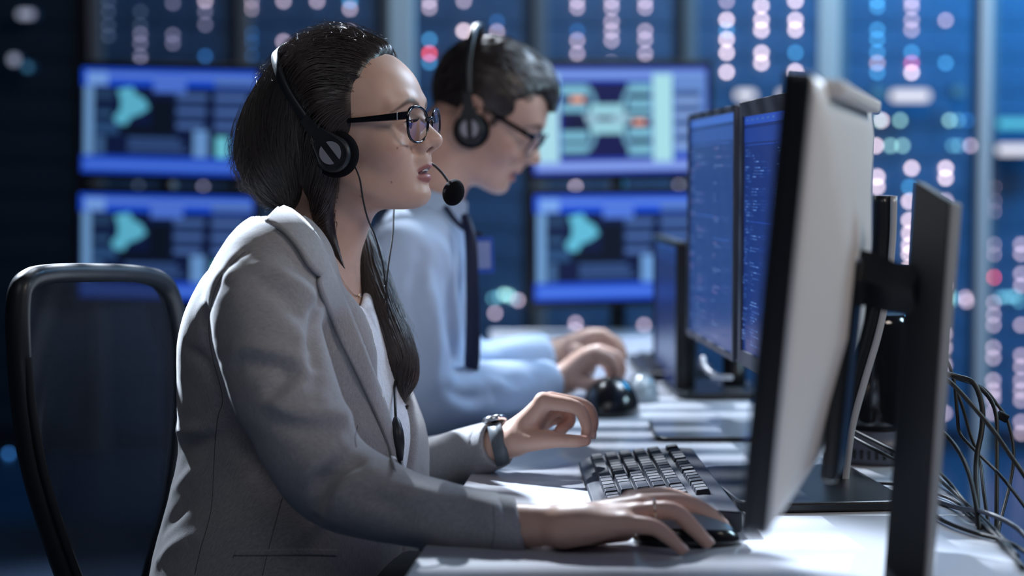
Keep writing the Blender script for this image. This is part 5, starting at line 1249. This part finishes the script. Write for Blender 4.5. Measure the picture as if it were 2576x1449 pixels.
U = 0.01905; rowsK = [[(0, 1), (2, 1), (3, 1), (4, 1), (5, 1), (6.5, 1), (7.5, 1), (8.5, 1), (9.5, 1), (11, 1), (12, 1), (13, 1), (14, 1), (15.25, 1), (16.25, 1), (17.25, 1)],
 [(i, 1) for i in range(13)] + [(13, 2), (15.25, 1), (16.25, 1), (17.25, 1), (18.5, 1), (19.5, 1), (20.5, 1), (21.5, 1)],
 [(0, 1.5)] + [(1.5+i, 1) for i in range(12)] + [(13.5, 1.5), (15.25, 1), (16.25, 1), (17.25, 1), (18.5, 1), (19.5, 1), (20.5, 1), (21.5, 1)],
 [(0, 1.75)] + [(1.75+i, 1) for i in range(11)] + [(12.75, 2.25), (18.5, 1), (19.5, 1), (20.5, 1)],
 [(0, 2.25)] + [(2.25+i, 1) for i in range(10)] + [(12.25, 2.75), (16.25, 1), (18.5, 1), (19.5, 1), (20.5, 1), (21.5, 1)],
 [(0, 1.25), (1.25, 1.25), (2.5, 1.25), (3.75, 6.25), (10, 1.25), (11.25, 1.25), (12.5, 1.25), (13.75, 1.25), (15.25, 1), (16.25, 1), (17.25, 1), (18.5, 2), (20.5, 1)]]
for r_, row in enumerate(rowsK):
    for (x, wu) in row:
        if wu not in KM: KM[wu] = keymesh(wu)
        o = link('key', KM[wu]); o.parent = kb
        # the woman's left is the far end: the letters start there
        lx = kL/2 - 0.012 - (x+wu/2)*U*0.985; yy = -kWd/2 + 0.030 + (0 if r_ == 0 else 0.006) + r_*U; zz = 0.0285 - (yy+kWd/2-0.028)*0.122
        o.location = (lx, yy, zz-0.001); o.rotation_euler = (-0.12, 0, 0)
# ---- mice
m_mouse = mat('mouse_black', (0.010, 0.010, 0.012), 0.22, coat=0.3); m_mousegrey = mat('mouse_grey_top', (0.25, 0.30, 0.34), 0.22)
def mouse(label, c, yaw, m, grp=None, sx=0.060, sy=0.034, sz=0.038, extra=True, mtop=None):
    t = thing('computer_mouse', label, 'mouse', (c.x, c.y, DESK), grp, yaw); bm = NB(); t_ = bmesh.new(); bmesh.ops.create_uvsphere(t_, u_segments=40, v_segments=24, radius=1)
    for v in t_.verts:
        x, y, z = v.co; zz = max(z, -0.12); prof_ = 1 - 0.18*x*x - 0.10*(x > 0)*x; v.co = (x*sx, y*sy*(1-0.10*x), (zz+0.12)*sz*prof_/1.12)
    for f_ in t_.faces: f_.smooth = True
    merge(bm, t_); o = obj('mouse_shell', bm, m, None); o.parent = t
    bm = NB(); t_ = bmesh.new(); bmesh.ops.create_uvsphere(t_, u_segments=40, v_segments=24, radius=1)
    bmesh.ops.delete(t_, geom=[v for v in t_.verts if v.co.z < 0.45 or (abs(v.co.y) < 0.10 and v.co.x > 0.25)], context='VERTS')
    for v in t_.verts:
        x, y, z = v.co; prof_ = 1 - 0.18*x*x - 0.10*(x > 0)*x; v.co = (x*sx*1.005, y*sy*(1-0.10*x)*1.005, (z+0.12)*sz*prof_/1.12 + 0.0007)
    for f_ in t_.faces: f_.smooth = True
    merge(bm, t_); o = obj('top_shell', bm, mtop or m, None); o.parent = t
    bm = NB(); t_ = bmesh.new(); bmesh.ops.create_cone(t_, segments=20, radius1=0.009, radius2=0.009, depth=0.006, cap_ends=True); bmesh.ops.transform(t_, matrix=Matrix.Translation((sx*0.50, 0, sz*0.74)) @ Matrix.Rotation(PI/2, 4, 'X'), verts=t_.verts[:]); merge(bm, t_); o = obj('scroll_wheel', bm, m_bezel, None); o.parent = t
    if extra:
        bm = NB(); tube(bm, [(sx*0.97, 0, 0.010), (sx+0.03, 0.004, 0.004), (sx+0.08, -0.01, 0.003), (sx+0.13, 0.005, 0.003)], 0.0017, 7, 6); o = obj('mouse_cable', bm, m_cord, None, True); o.parent = t
    return t
cm = W(1730, 1352, 1.876); mouse('black mouse with a grey top under the woman\'s fingers', Vector((cm.x, cm.y+0.012, 0)), math.radians(-6), m_mouse, 'computer mice', 0.058, 0.033, 0.036, extra=False, mtop=m_mousegrey)
pm = Dk(1538, 1040); mm = mouse('glossy black mouse with a bright highlight, beyond the woman\'s far hand', Vector((pm.x, pm.y, 0)), math.radians(70), m_mouse, 'computer mice', 0.060, 0.047, 0.062, extra=False)
p3 = Dk(1600, 1012); mouse('small grey mouse just behind the glossy black one', Vector((p3.x+0.012, p3.y+0.03, 0)), math.radians(80), m_mousegrey, 'computer mice', 0.052, 0.030, 0.048, extra=False)
# man's keyboard, low dark slab by his hand
pk = Dk(1680, 935); kb2 = thing('keyboard', 'dark low keyboard far down the desk beside the man\'s hand', 'keyboard', (pk.x, pk.y, DESK), None, math.radians(92))
bm = NB(); box(bm, (0, 0, 0.010), (0.36, 0.13, 0.018), bev=0.004); o = obj('keyboard_case', bm, m_kb, None); o.parent = kb2
for r_ in range(5):
    for k in range(16):
        if 1.0 not in KM: KM[1.0] = keymesh(1.0)
        o = link('key', KM[1]); o.parent = kb2; o.location = (-0.15+0.0200*k, -0.042+0.0195*r_, 0.0185)
# ---- cables
def cable(label, pts, r=0.0028, m=None):
    q = [W(*p) for p in pts]; bm = NB(); tube(bm, q, r, 8, 7); o = obj('cable', bm, m or m_cord, None, True); return tag(o, label, 'cable', 'black cables at the desk end')
def onD(px, py, lift=0.004): p = Dk(px, py, DESK+lift); return (px, py, (p-CP).dot(FW))
cable('cable looping highest over the desk edge then dropping right of the post', [(2350, 885, 2.15), (2380, 905, 2.14), (2400, 960, 2.13), (2408, 1040, 2.12), (2415, 1090, 2.12), (2450, 1130, 2.10), (2520, 1200, 2.05), (2590, 1290, 2.0)], 0.0022)
cable('thick cable bending over and falling steeply left of the white bar', [(2350, 935, 2.10), (2410, 948, 2.10), (2450, 965, 2.09), (2470, 1020, 2.08), (2470, 1080, 2.07), (2456, 1160, 2.05), (2458, 1260, 2.0), (2464, 1400, 1.95)], 0.0034)
cable('cable arching right of the thick one and hanging straight down', [(2360, 940, 2.16), (2430, 955, 2.15), (2480, 990, 2.14), (2505, 1040, 2.12), (2508, 1120, 2.10), (2507, 1280, 2.05), (2505, 1440, 2.0)], 0.0027)
cable('cable running diagonally down across the others to the right edge', [(2345, 925, 2.05), (2400, 970, 2.05), (2450, 1025, 2.04), (2500, 1085, 2.03), (2545, 1150, 2.02), (2600, 1230, 2.0)], 0.0027)
cable('cable crossing behind, ending in a small clip by the right edge', [(2400, 950, 2.2), (2470, 975, 2.2), (2510, 1020, 2.19), (2535, 1060, 2.18), (2550, 1140, 2.16), (2540, 1220, 2.14), (2515, 1320, 2.1), (2500, 1420, 2.05)], 0.0022)
cable('cable from behind the post curving down to the desk corner', [(2330, 1065, 2.12), (2375, 1090, 2.10), (2415, 1140, 2.06), (2440, 1200, 2.02), (2455, 1270, 1.98), (2470, 1380, 1.94)], 0.0029)
cable('thin inner cable of the hanging bundle next to the white bar', [(2395, 955, 2.18), (2420, 1020, 2.17), (2440, 1090, 2.16), (2465, 1160, 2.14), (2475, 1240, 2.1), (2495, 1380, 2.05)], 0.0022)
cable('upper cable of the bundle running from the curved neck over the desk edge', [onD(2130, 1075, 0.06), onD(2200, 1110, 0.05), onD(2260, 1140, 0.04), onD(2330, 1165, 0.02), onD(2385, 1210, 0.008), onD(2430, 1265, 0.005), onD(2500, 1330, 0.004), onD(2560, 1400, 0.003)], 0.0026)
cable('lower cable of the bundle running from the curved neck over the desk', [onD(2130, 1092, 0.055), onD(2200, 1130, 0.045), onD(2260, 1160, 0.03), onD(2325, 1180, 0.012), onD(2400, 1238, 0.005), onD(2450, 1290, 0.004), onD(2520, 1365, 0.004), onD(2575, 1430, 0.004)], 0.0026)
cable('cable lying flat behind the nearest monitor and trailing to the lower right', [onD(2040, 1222), onD(2150, 1216), onD(2250, 1218), onD(2330, 1235), onD(2400, 1260), onD(2460, 1310), onD(2540, 1380)], 0.0021)
cable('blurred cable sweeping from the post across the lower right desk corner', [onD(2310, 1262), onD(2370, 1308), onD(2450, 1340), onD(2530, 1362), onD(2600, 1400)], 0.0026)
cable('blurred grey cable above it at the lower right corner of the desk', [onD(2300, 1240), onD(2400, 1275), (2480, 1290, 1.95), (2560, 1330, 1.9), (2620, 1400, 1.85)], 0.0029, m_bez2)
cable('thin cable lying on the desk from the keyboard end to the black base', [onD(1820, 1236), onD(1850, 1240), onD(1890, 1243), onD(1960, 1244)], 0.0018)
cl_ = W(2522, 1048, 2.18); bm = NB(); box(bm, cl_, (0.014, 0.010, 0.011), Matrix.Rotation(0.5, 3, 'Y'), bev=0.002); tag(obj('cable_clip', bm, m_bezel, None), 'small black cable clip on the hanging cables near the right edge', 'clip')
cable('pale grey cable curving under the rear blue monitor', [(1768, 900, 2.95), (1775, 925, 2.93), (1800, 945, 2.90), (1840, 950, 2.87)], 0.0045, m_silverp)['group'] = 'pale cables'
# ================================================================ OFFICE CHAIRS
m_chairf = mat('chair_frame_black', (0.012, 0.015, 0.020), 0.4, coat=0.05, spec=0.35); m_seat = mat('chair_fabric', (0.012, 0.015, 0.022), 0.9)
def mesh_mat():
    m = mat('chair_mesh', (0.011, 0.014, 0.022), 0.8, spec=0.1); N, L, b = nodes(m); tc = N.new('ShaderNodeTexCoord'); sp = N.new('ShaderNodeSeparateXYZ'); L.new(tc.outputs['Object'], sp.inputs[0]); outs = []
    for ax, fr_ in (('Y', 2300), ('Z', 1500)):
        mu = N.new('ShaderNodeMath'); mu.operation = 'MULTIPLY'; mu.inputs[1].default_value = fr_; L.new(sp.outputs[ax], mu.inputs[0]); s = N.new('ShaderNodeMath'); s.operation = 'SINE'; L.new(mu.outputs[0], s.inputs[0]); outs.append(s)
    pr = N.new('ShaderNodeMath'); pr.operation = 'MULTIPLY'; L.new(outs[0].outputs[0], pr.inputs[0]); L.new(outs[1].outputs[0], pr.inputs[1])
    mr = N.new('ShaderNodeMapRange'); mr.inputs['From Min'].default_value = -0.3; mr.inputs['From Max'].default_value = 0.3; mr.inputs['To Min'].default_value = 0.60; mr.inputs['To Max'].default_value = 1.0
    L.new(pr.outputs[0], mr.inputs[0]); L.new(mr.outputs[0], b.inputs['Alpha']); return m
m_mesh = mesh_mat()
CX = W(250, 1000, 2.21).x; CY = 2.22
chair = thing('office_chair', 'black mesh-backed office chair at the left with glossy frame, behind the woman', 'chair', (CX+0.18, CY-0.08, 0), 'black office chairs')
near = [W(180, 1480, 2.06), W(128, 1330, 2.05), W(84, 1180, 2.04), (W(60, 1030, 2.03)), W(48, 890, 2.02), W(46, 770, 2.02)]
topp = [W(62, 712, 2.03), W(120, 690, 2.08), W(240, 686, 2.20), W(360, 692, 2.33)]
far = [W(415, 720, 2.40), W(443, 800, 2.42), W(455, 920, 2.42), W(452, 1080, 2.42), W(432, 1250, 2.40), W(395, 1400, 2.38), W(370, 1480, 2.37)]
loop = near + topp + far; zz_ = near[0].z
lowc = [W(330, 1500, 2.30), W(240, 1500, 2.15)]
bm = NB(); tube(bm, loop + lowc + [near[0]], [0.0145]*len(near) + [0.0135, 0.012, 0.012, 0.012] + [0.014]*len(far) + [0.014, 0.014, 0.0145], 12, 6); ob_frame = obj('backrest_frame', bm, m_chairf, chair, True)
# mesh panel stretched inside the frame
nl = catmull([tuple(p) for p in near + topp[:1]], 5); fl = catmull([tuple(p) for p in (far + [])[::-1]], 5)
tl_ = np.linspace(0, 1, 26); bm = NB(); prev = None
for t in tl_:
    a = Vector(nl[int(round(t*(len(nl)-1)))]); b = Vector(fl[int(round(t*(len(fl)-1)))]); row = []
    for s in np.linspace(0.03, 0.97, 15):
        p = a.lerp(b, float(s)); p.x -= 0.035*math.sin(float(s)*PI)
        if t > 0.85: p.z = min(p.z, topp[2].z - 0.004 + 0.0)
        row.append(bm.verts.new(p))
    if prev:
        for j in range(14): bm.faces.new((prev[j], prev[j+1], row[j+1], row[j])).smooth = True
    prev = row
row = [bm.verts.new(v.co.lerp(Vector((v.co.x, v.co.y, topp[2].z-0.006)), 0.9)) for v in prev]
for j in range(14): bm.faces.new((prev[j], prev[j+1], row[j+1], row[j])).smooth = True
obj('mesh_panel', bm, m_mesh, chair)
bm = NB(); tube(bm, [W(70, 900, 2.015), W(84, 1040, 2.02), W(112, 1190, 2.03), W(156, 1335, 2.04), W(205, 1470, 2.05)], 0.005, 8, 6); obj('piping', bm, m_seat, chair, True)
sx_ = chair.location.x + 0.10; sy_ = chair.location.y
bm = NB(); prism(bm, rrect(0.48, 0.46, 0.10, 6, sx_, sy_), 0.43, 0.50, bev=0.02, seg=4); obj('seat', bm, m_seat, chair)
bm = NB(); tube(bm, [(sx_, sy_, 0.43), (sx_, sy_, 0.09)], 0.026, 14, 1); obj('gas_lift', bm, m_chairf, chair)
bm = NB(); tube(bm, [(sx_-0.10, sy_, 0.42), (sx_-0.28, sy_+0.0, 0.42), (CX-0.01, sy_+0.05, 0.50), (CX-0.03, sy_+0.06, 0.575)], 0.018, 10, 6); obj('back_bracket', bm, m_chairf, chair, True)
for k in range(5):
    a = 2*PI*k/5+0.3; bm = NB(); tube(bm, [(sx_, sy_, 0.11), (sx_+0.29*math.cos(a), sy_+0.29*math.sin(a), 0.075)], [0.026, 0.015], 8, 1); lg = obj('base_arm', bm, m_chairf, chair, True)
    bm = NB(); box(bm, (sx_+0.29*math.cos(a), sy_+0.29*math.sin(a), 0.029), (0.045, 0.05, 0.056), Matrix.Rotation(a, 3, 'Z'), bev=0.012); obj('castor', bm, m_seat, lg)
for s in (-1, 1):
    ay = sy_ + s*0.27; bm = NB(); tube(bm, [(sx_-0.02, ay, 0.43), (sx_-0.02, ay, 0.62)], 0.016, 10, 1); ap_ = obj('armrest_post', bm, m_chairf, chair)
    bm = NB(); prism(bm, rrect(0.26, 0.075, 0.03, 6, sx_+0.02, ay), 0.62, 0.645, bev=0.006); obj('armrest_pad', bm, m_seat, ap_)
ch2 = copy_tree(chair, chair.location + Vector((-0.02, 0.0, 0)), 'black office chairs', 'blurred black office chair further back, its top corner between chair and woman\'s shoulder')
ch2.location = (chair.location.x - 0.195, chair.location.y + 1.15, 0)
for c in ch2.children:
    if c.name.split('.')[0] in ('backrest_frame', 'mesh_panel', 'piping'): c.location.z -= 0.075
# ================================================================ THE MAN
MS = 1.06
MO = W(1182, 325, 2.86) + Vector((0.010, 0.09, 0))
MM = Matrix.Translation(MO) @ Matrix.Rotation(math.radians(-7), 4, 'Z') @ Matrix.Rotation(math.radians(35), 4, 'Y') @ Matrix.Scale(MS, 4)
MR = Matrix.Translation(MO) @ Matrix.Rotation(math.radians(-7), 4, 'Z') @ Matrix.Rotation(math.radians(35), 4, 'Y')
def mloc(P): return (P - A(*MO)) @ np.array(MR.to_3x3(), np.float32) / MS
MNK = [W(1130, 345, 2.93), W(1090, 450, 2.93), W(1060, 560, 2.93), W(1040, 640, 2.93)]
def mtorso(P, off=0.0):
    rows_m = MT; z = P[..., 2]; cx = interp(z, rows_m, 1); a = interp(z, rows_m, 2)+off; b = interp(z, rows_m, 3)+off
    x = P[..., 0]-cx; y = P[..., 1]-2.94; r = (np.abs(x/a)**2.3 + np.abs(y/b)**2.3)**(1/2.3); return (r-1)*np.minimum(a, b)*0.9
MT = []
for py, bx, fx, hw in ((560, 960, 1130, 0.09), (600, 925, 1165, 0.15), (650, 895, 1180, 0.185), (720, 875, 1190, 0.195), (820, 865, 1195, 0.19), (920, 870, 1200, 0.18), (1020, 880, 1205, 0.175), (1120, 880, 1215, 0.18), (1300, 870, 1230, 0.19)):
    b = W(bx, py, 2.94); f = W(fx, py, 2.94); MT.append((b.z, (b.x+f.x)/2, (f.x-b.x)/2, hw))
MT = smooth_tab(MT, 3)
def mhead(P):
    Q = mloc(P); d = face_sdf(Q)*MS
    d = np.minimum(d, ear_sdf(np.stack((Q[..., 0], np.abs(Q[..., 1]), Q[..., 2]), -1), (-0.016, 0.076, 0.026))*MS)
    d = smin(d, chain(P, MNK, [0.056, 0.058, 0.062, 0.07], 0, 4), 0.03)
    return d
v, f = surfnet(mhead, (-0.24, 2.70, 0.95), (0.16, 3.10, 1.40), 0.0034); v = relax(v, f, 1)
mc = face_cols(mloc(v.astype(np.float32)), True)*A(1.04, 0.98, 0.97)
def mirrored(pts, dx, dd): return [p + Vector((dx, dd, 0)) for p in pts]
MH1 = {'k': 0.014, 'bones': [([W(1340, 975, 2.92), W(1400, 962, 2.95), W(1440, 945, 2.97), W(1462, 925, 2.975)], [0.028, 0.027, 0.026, 0.025]),
   ([W(1440, 940, 2.95), W(1480, 905, 2.94), W(1500, 893, 2.94)], [0.022, 0.017, 0.014]), ([W(1440, 935, 2.98), W(1482, 897, 2.97), W(1505, 887, 2.97)], [0.022, 0.017, 0.014]), ([W(1440, 940, 3.01), W(1480, 900, 3.0), W(1500, 890, 3.0)], [0.02, 0.016, 0.013])],
  'fingers': [([W(1500, 893, 2.935), W(1535, 905, 2.93), W(1548, 935, 2.93), W(1545, 955, 2.93)], [0.0125, 0.0105, 0.0092, 0.0075]), ([W(1505, 886, 2.965), W(1545, 896, 2.96), W(1562, 925, 2.96), W(1560, 948, 2.96)], [0.0128, 0.0108, 0.0095, 0.0078]),
   ([W(1500, 890, 3.0), W(1540, 900, 3.0), W(1556, 925, 3.0), W(1556, 945, 3.0)], [0.012, 0.010, 0.009, 0.0075]), ([W(1485, 905, 3.03), W(1518, 912, 3.03), W(1532, 932, 3.03), W(1532, 948, 3.03)], [0.011, 0.009, 0.008, 0.0065]),
   ([W(1450, 955, 2.94), W(1485, 968, 2.92), W(1518, 965, 2.915), W(1540, 962, 2.915)], [0.0145, 0.012, 0.0105, 0.0085])]}
MH2 = {'k': 0.014, 'bones': [([W(1350, 900, 3.12), W(1410, 888, 3.14), W(1450, 872, 3.15), W(1475, 862, 3.15)], [0.028, 0.027, 0.025, 0.024]),
   ([W(1450, 870, 3.13), W(1490, 850, 3.12), W(1515, 846, 3.12)], [0.021, 0.017, 0.014]), ([W(1450, 870, 3.17), W(1490, 850, 3.16), W(1515, 848, 3.16)], [0.021, 0.016, 0.013])],
  'fingers': [([W(1515, 846, 3.115), W(1545, 862, 3.11), W(1558, 890, 3.11), W(1556, 905, 3.11)], [0.0125, 0.0105, 0.0092, 0.0075]), ([W(1515, 848, 3.15), W(1550, 862, 3.15), W(1565, 888, 3.15), W(1564, 905, 3.15)], [0.0125, 0.0105, 0.0092, 0.0075]),
   ([W(1510, 855, 3.18), W(1542, 868, 3.18), W(1555, 890, 3.18), W(1555, 905, 3.18)], [0.0118, 0.010, 0.0088, 0.0072]), ([W(1500, 862, 3.20), W(1528, 875, 3.2), W(1538, 892, 3.2), W(1538, 905, 3.2)], [0.0105, 0.009, 0.008, 0.0065]), ([W(1450, 885, 3.11), W(1490, 898, 3.10), W(1520, 900, 3.09), W(1540, 900, 3.09)], [0.014, 0.012, 0.0105, 0.0085])]}
man = thing('person', 'man in a light blue shirt and headset, head bowed over the desk', 'person', (MO.x-0.1, MO.y, 0))
VV = [v]; FF = [f]; CC = [mc]; nv = len(v)
for H in (MH1, MH2):
    lo, hi = bbox_of(H, 0.04); v2, f2 = surfnet(lambda P: hand_sdf(P, H), lo, hi, 0.0030); v2 = relax(v2, f2, 1); VV.append(v2); FF.append(f2+nv); CC.append(hand_cols(v2, H)); nv += len(v2)
MSA = [W(1010, 655, 2.78), W(1020, 820, 2.75), W(1075, 1000, 2.76), W(1210, 985, 2.84), W(1385, 962, 2.945)]
MSB = [W(1080, 655, 3.10), W(1120, 820, 3.12), W(1170, 930, 3.12), W(1270, 915, 3.12), W(1385, 890, 3.135)]
v2, f2 = surfnet(lambda P: smin(smin(mtorso(P, -0.04), chain(P, MSA, [0.035]*4+[0.027], 0, 4), 0.02), chain(P, MSB, [0.035]*4+[0.027], 0, 4), 0.02), (-0.32, 2.66, 0.5), (0.14, 3.2, 1.02), 0.012); VV.append(v2); FF.append(f2+nv); CC.append(np.tile(SK, (len(v2), 1)))
mb = npmesh('body', np.concatenate(VV), np.concatenate(FF), m_skin, man); setcol(mb, np.concatenate(CC))
# hair
def mhair(P):
    Q = mloc(P); x, y, z = Q[..., 0], Q[..., 1], Q[..., 2]; d = ell(Q, (-0.012, 0, 0.062), (0.0985, 0.0800, 0.0910))
    d = smax(d, x-(0.040+0.42*(z-0.06)), 0.012); d = smax(d, 0.030-z-0.55*(np.clip(-x-0.0, -0.02, 0.09)), 0.010)
    d = smin(d, chain(Q, [(0.030, 0.0, 0.128), (0.058, -0.010, 0.116), (0.078, -0.012, 0.098)], [0.022, 0.016, 0.007], 0, 4), 0.02)
    d = smin(d, chain(np.stack((x, np.abs(y), z), -1), [(0.030, 0.066, 0.062), (0.022, 0.070, 0.030)], [0.008, 0.004], 0, 1), 0.008)
    return d*MS
v, f = surfnet(mhair, (-0.24, 2.78, 1.05), (0.17, 3.08, 1.40), 0.0042); v = relax(v, f, 1)
n_ = vnormals(v, f); dd_ = np.array([noise.fractal(Vector((p[0]*30, p[1]*60, p[2]*60)), 1.0, 2.0, 3) for p in v.tolist()]); v = v + n_*(dd_*0.0016)[:, None]
mh = npmesh('hair', v, f, m_hair, man)
rg1 = np.random.default_rng(3); s7 = mloc(v[rg1.choice(len(v), 1800)].astype(np.float32))
strands('hair_strand_layer', s7, lambda Q: mhair(Q @ np.array(MM.to_3x3(), np.float32).T + A(*MO))/MS, lambda P: np.tile(A(0.8, -0.1, -0.1), (len(P), 1)) + A(0, 0, -1.2)*(P[:, 2:3] < 0.08) + A(-1.4, 0, -0.4)*(P[:, 0:1] < -0.03), 8, 0.0035, (0.0003, 0.0022), 0.0005, m_strand, mh, MM, 0.2, 4, 0.002)
# shirt
m_mshirt = mat('blue_cotton_shirt', (0.50, 0.62, 0.80), 0.75, spec=0.25, sheen=0.15); noise_bump(m_mshirt, 700, 0.15, 0.0004)
MC1 = (MSA[-1]-MSA[-2]).normalized(); MC2 = (MSB[-1]-MSB[-2]).normalized()
def mshirt(P):
    d = mtorso(P); d = smax(d, P[..., 2]-W(0, 545, 2.94).z, 0.03)
    d = smin(d, chain(P, [W(1060, 590, 2.93), W(1040, 620, 2.84), MSA[0]], [0.06, 0.06, 0.062], 0, 3), 0.04); d = smin(d, chain(P, [W(1070, 590, 2.95), W(1080, 620, 3.03), MSB[0]], [0.06, 0.06, 0.06], 0, 3), 0.04)
    d = smin(d, chain(P, MSA, [0.066, 0.062, 0.058, 0.050, 0.038], 0, 5), 0.015); d = smin(d, chain(P, MSB, [0.062, 0.058, 0.056, 0.048, 0.038], 0, 5), 0.015)
    n = chain(P, MNK, [0.059, 0.061, 0.064, 0.068], 0, 4); d = smax(d, -n, 0.004)
    for c, dr in ((MSA[-1], MC1), (MSB[-1], MC2)):
        c1 = (P-A(*c)) @ A(*dr); d = smax(d, -np.maximum(cone(P, c, c+dr*0.1, 0.06, 0.06), -c1), 0.003)
    return d
v, f = surfnet(mshirt, (-0.36, 2.62, 0.55), (0.18, 3.24, 1.12), 0.0062); v = relax(v, f, 2, 0.5)
mbv = mkbvh(v, f)
v = creases(v, f, [([(1060, 640), (1040, 760), (1060, 880)], -0.010, 0.014), ([(1110, 620), (1140, 760), (1150, 900)], 0.008, 0.014), ([(1080, 700), (1100, 850), (1090, 960)], 0.008, 0.012), ([(1130, 980), (1180, 1000), (1240, 990)], -0.007, 0.012), ([(1240, 960), (1290, 985), (1330, 960)], 0.006, 0.012), ([(1000, 700), (1010, 820), (1030, 900)], -0.008, 0.014), ([(1170, 700), (1165, 800), (1180, 900)], -0.006, 0.010)], mbv, 0.004)
npmesh('shirt', v, f, m_mshirt, man)
# shirt collar
bm = NB(); cN = MNK[1].lerp(MNK[2], 0.72); ax_ = (MNK[1]-MNK[2]).normalized(); e1 = Vector((1, 0, 0)); e1 = (e1-ax_*e1.dot(ax_)).normalized(); e2 = ax_.cross(e1); prev = None
for k in range(41):
    a = math.radians(18+324*k/40); dv = e1*math.cos(a)+e2*math.sin(a); p = [cN+dv*0.064-ax_*0.004, cN+dv*0.064+ax_*0.030, cN+dv*0.069+ax_*0.032, cN+dv*0.080-ax_*0.012, cN+dv*0.077-ax_*0.014, cN+dv*0.069+ax_*0.010]
    row = [bm.verts.new(q) for q in p]
    if prev:
        for j in range(6): bm.faces.new((prev[j], prev[(j+1) % 6], row[(j+1) % 6], row[j])).smooth = True
    else: bm.faces.new(row)
    prev = row
bm.faces.new(prev); obj('collar', bm, m_mshirt, man)
# trousers
m_tr = mat('navy_trousers', (0.015, 0.02, 0.04), 0.8)
v, f = surfnet(lambda P: np.minimum(chain(P, [W(960, 1180, 2.86), W(1130, 1215, 2.86), W(1250, 1230, 2.90), W(1265, 1500, 2.92), W(1270, 1900, 2.94)], [0.10, 0.085, 0.072, 0.055, 0.045], 0, 4), chain(P, [W(960, 1180, 3.04), W(1130, 1210, 3.04), W(1250, 1220, 3.06), W(1265, 1500, 3.06), W(1270, 1900, 3.06)], [0.10, 0.085, 0.072, 0.055, 0.045], 0, 4)), (-0.40, 2.70, 0.05), (0.15, 3.25, 0.80), 0.012)
npmesh('trousers', v, f, m_tr, man)
# headset, glasses, lanyard, badge
headset(MR @ Matrix.Scale(1.06, 4), 'black headset over the bowed man\'s short hair', ARC, True, False)
glasses(MR @ Matrix.Scale(1.06, 4), 'dark rimmed glasses on the bowed man\'s face')
m_lan = mat('lanyard_navy', (0.01, 0.015, 0.05), 0.6); m_card = mat('badge_plastic', (0.42, 0.52, 0.85), 0.2, coat=0.4); m_cardb = mat('badge_blue', (0.06, 0.16, 0.65), 0.25, coat=0.4)
lb = thing('lanyard_badge', 'blue and white name badge hanging on a navy lanyard from the man\'s neck', 'badge', tuple(W(1216, 640, 2.84)))
bm = NB(); tube(bm, [W(1120, 520, 2.86), W(1150, 560, 2.85), W(1185, 585, 2.845), W(1212, 592, 2.842)], 0.005, 8, 6, flat=(0.4, (0, 1, 0))); obj('lanyard', bm, m_lan, lb, True)
Mb = frame((1, 0, 0.03), (0, -1, 0.1), W(1217, 642, 2.842)); bm = NB(); prism(bm, rrect(0.034, 0.060, 0.004), 0, 0.002, Mb); obj('card', bm, m_cardb, lb)
bm = NB(); prism(bm, rrect(0.022, 0.044, 0.003), 0.002, 0.0025, Mb); obj('card_print', bm, m_card, lb)
# dark tie strap / cord down the shirt front
bm = NB(); tube(bm, [W(1170, 545, 2.83), W(1184, 600, 2.80), W(1188, 700, 2.79), W(1190, 800, 2.79), W(1188, 900, 2.79), W(1184, 945, 2.80)], [0.008, 0.010, 0.011, 0.012, 0.013, 0.011], 8, 6, flat=(0.35, (0, 1, 0))); obj('necktie', bm, m_lan, man, True)

# trousers and shoes of the woman, under the desk
legs = []
for yy in (2.13, 2.33):
    v, f = surfnet(lambda P: chain(P, [(-0.36, yy, 0.595), (-0.10, yy, 0.590), (0.10, yy+0.01, 0.575), (0.13, yy+0.01, 0.50), (0.10, yy+0.02, 0.30), (0.07, yy+0.02, 0.11)], [0.090, 0.080, 0.066, 0.060, 0.050, 0.040], 0, 4), (-0.48, yy-0.12, 0.05), (0.23, yy+0.13, 0.71), 0.010)
    legs.append((v, f))
npmesh('trousers', np.concatenate([legs[0][0], legs[1][0]]), np.concatenate([legs[0][1], legs[1][1]+len(legs[0][0])]), mat('dark_trousers', (0.012, 0.013, 0.018), 0.85), woman)
for yy in (2.15, 2.35):
    bm = NB(); t_ = bmesh.new(); bmesh.ops.create_uvsphere(t_, u_segments=24, v_segments=14, radius=1)
    for v_ in t_.verts: x, y, z = v_.co; v_.co = (0.12+x*0.125, yy+y*0.043*(1-0.15*x), 0.002+max(z+0.35, 0)*0.055*(1.15-0.35*x))
    for f_ in t_.faces: f_.smooth = True
    merge(bm, t_); obj('shoe', bm, m_stand, woman)
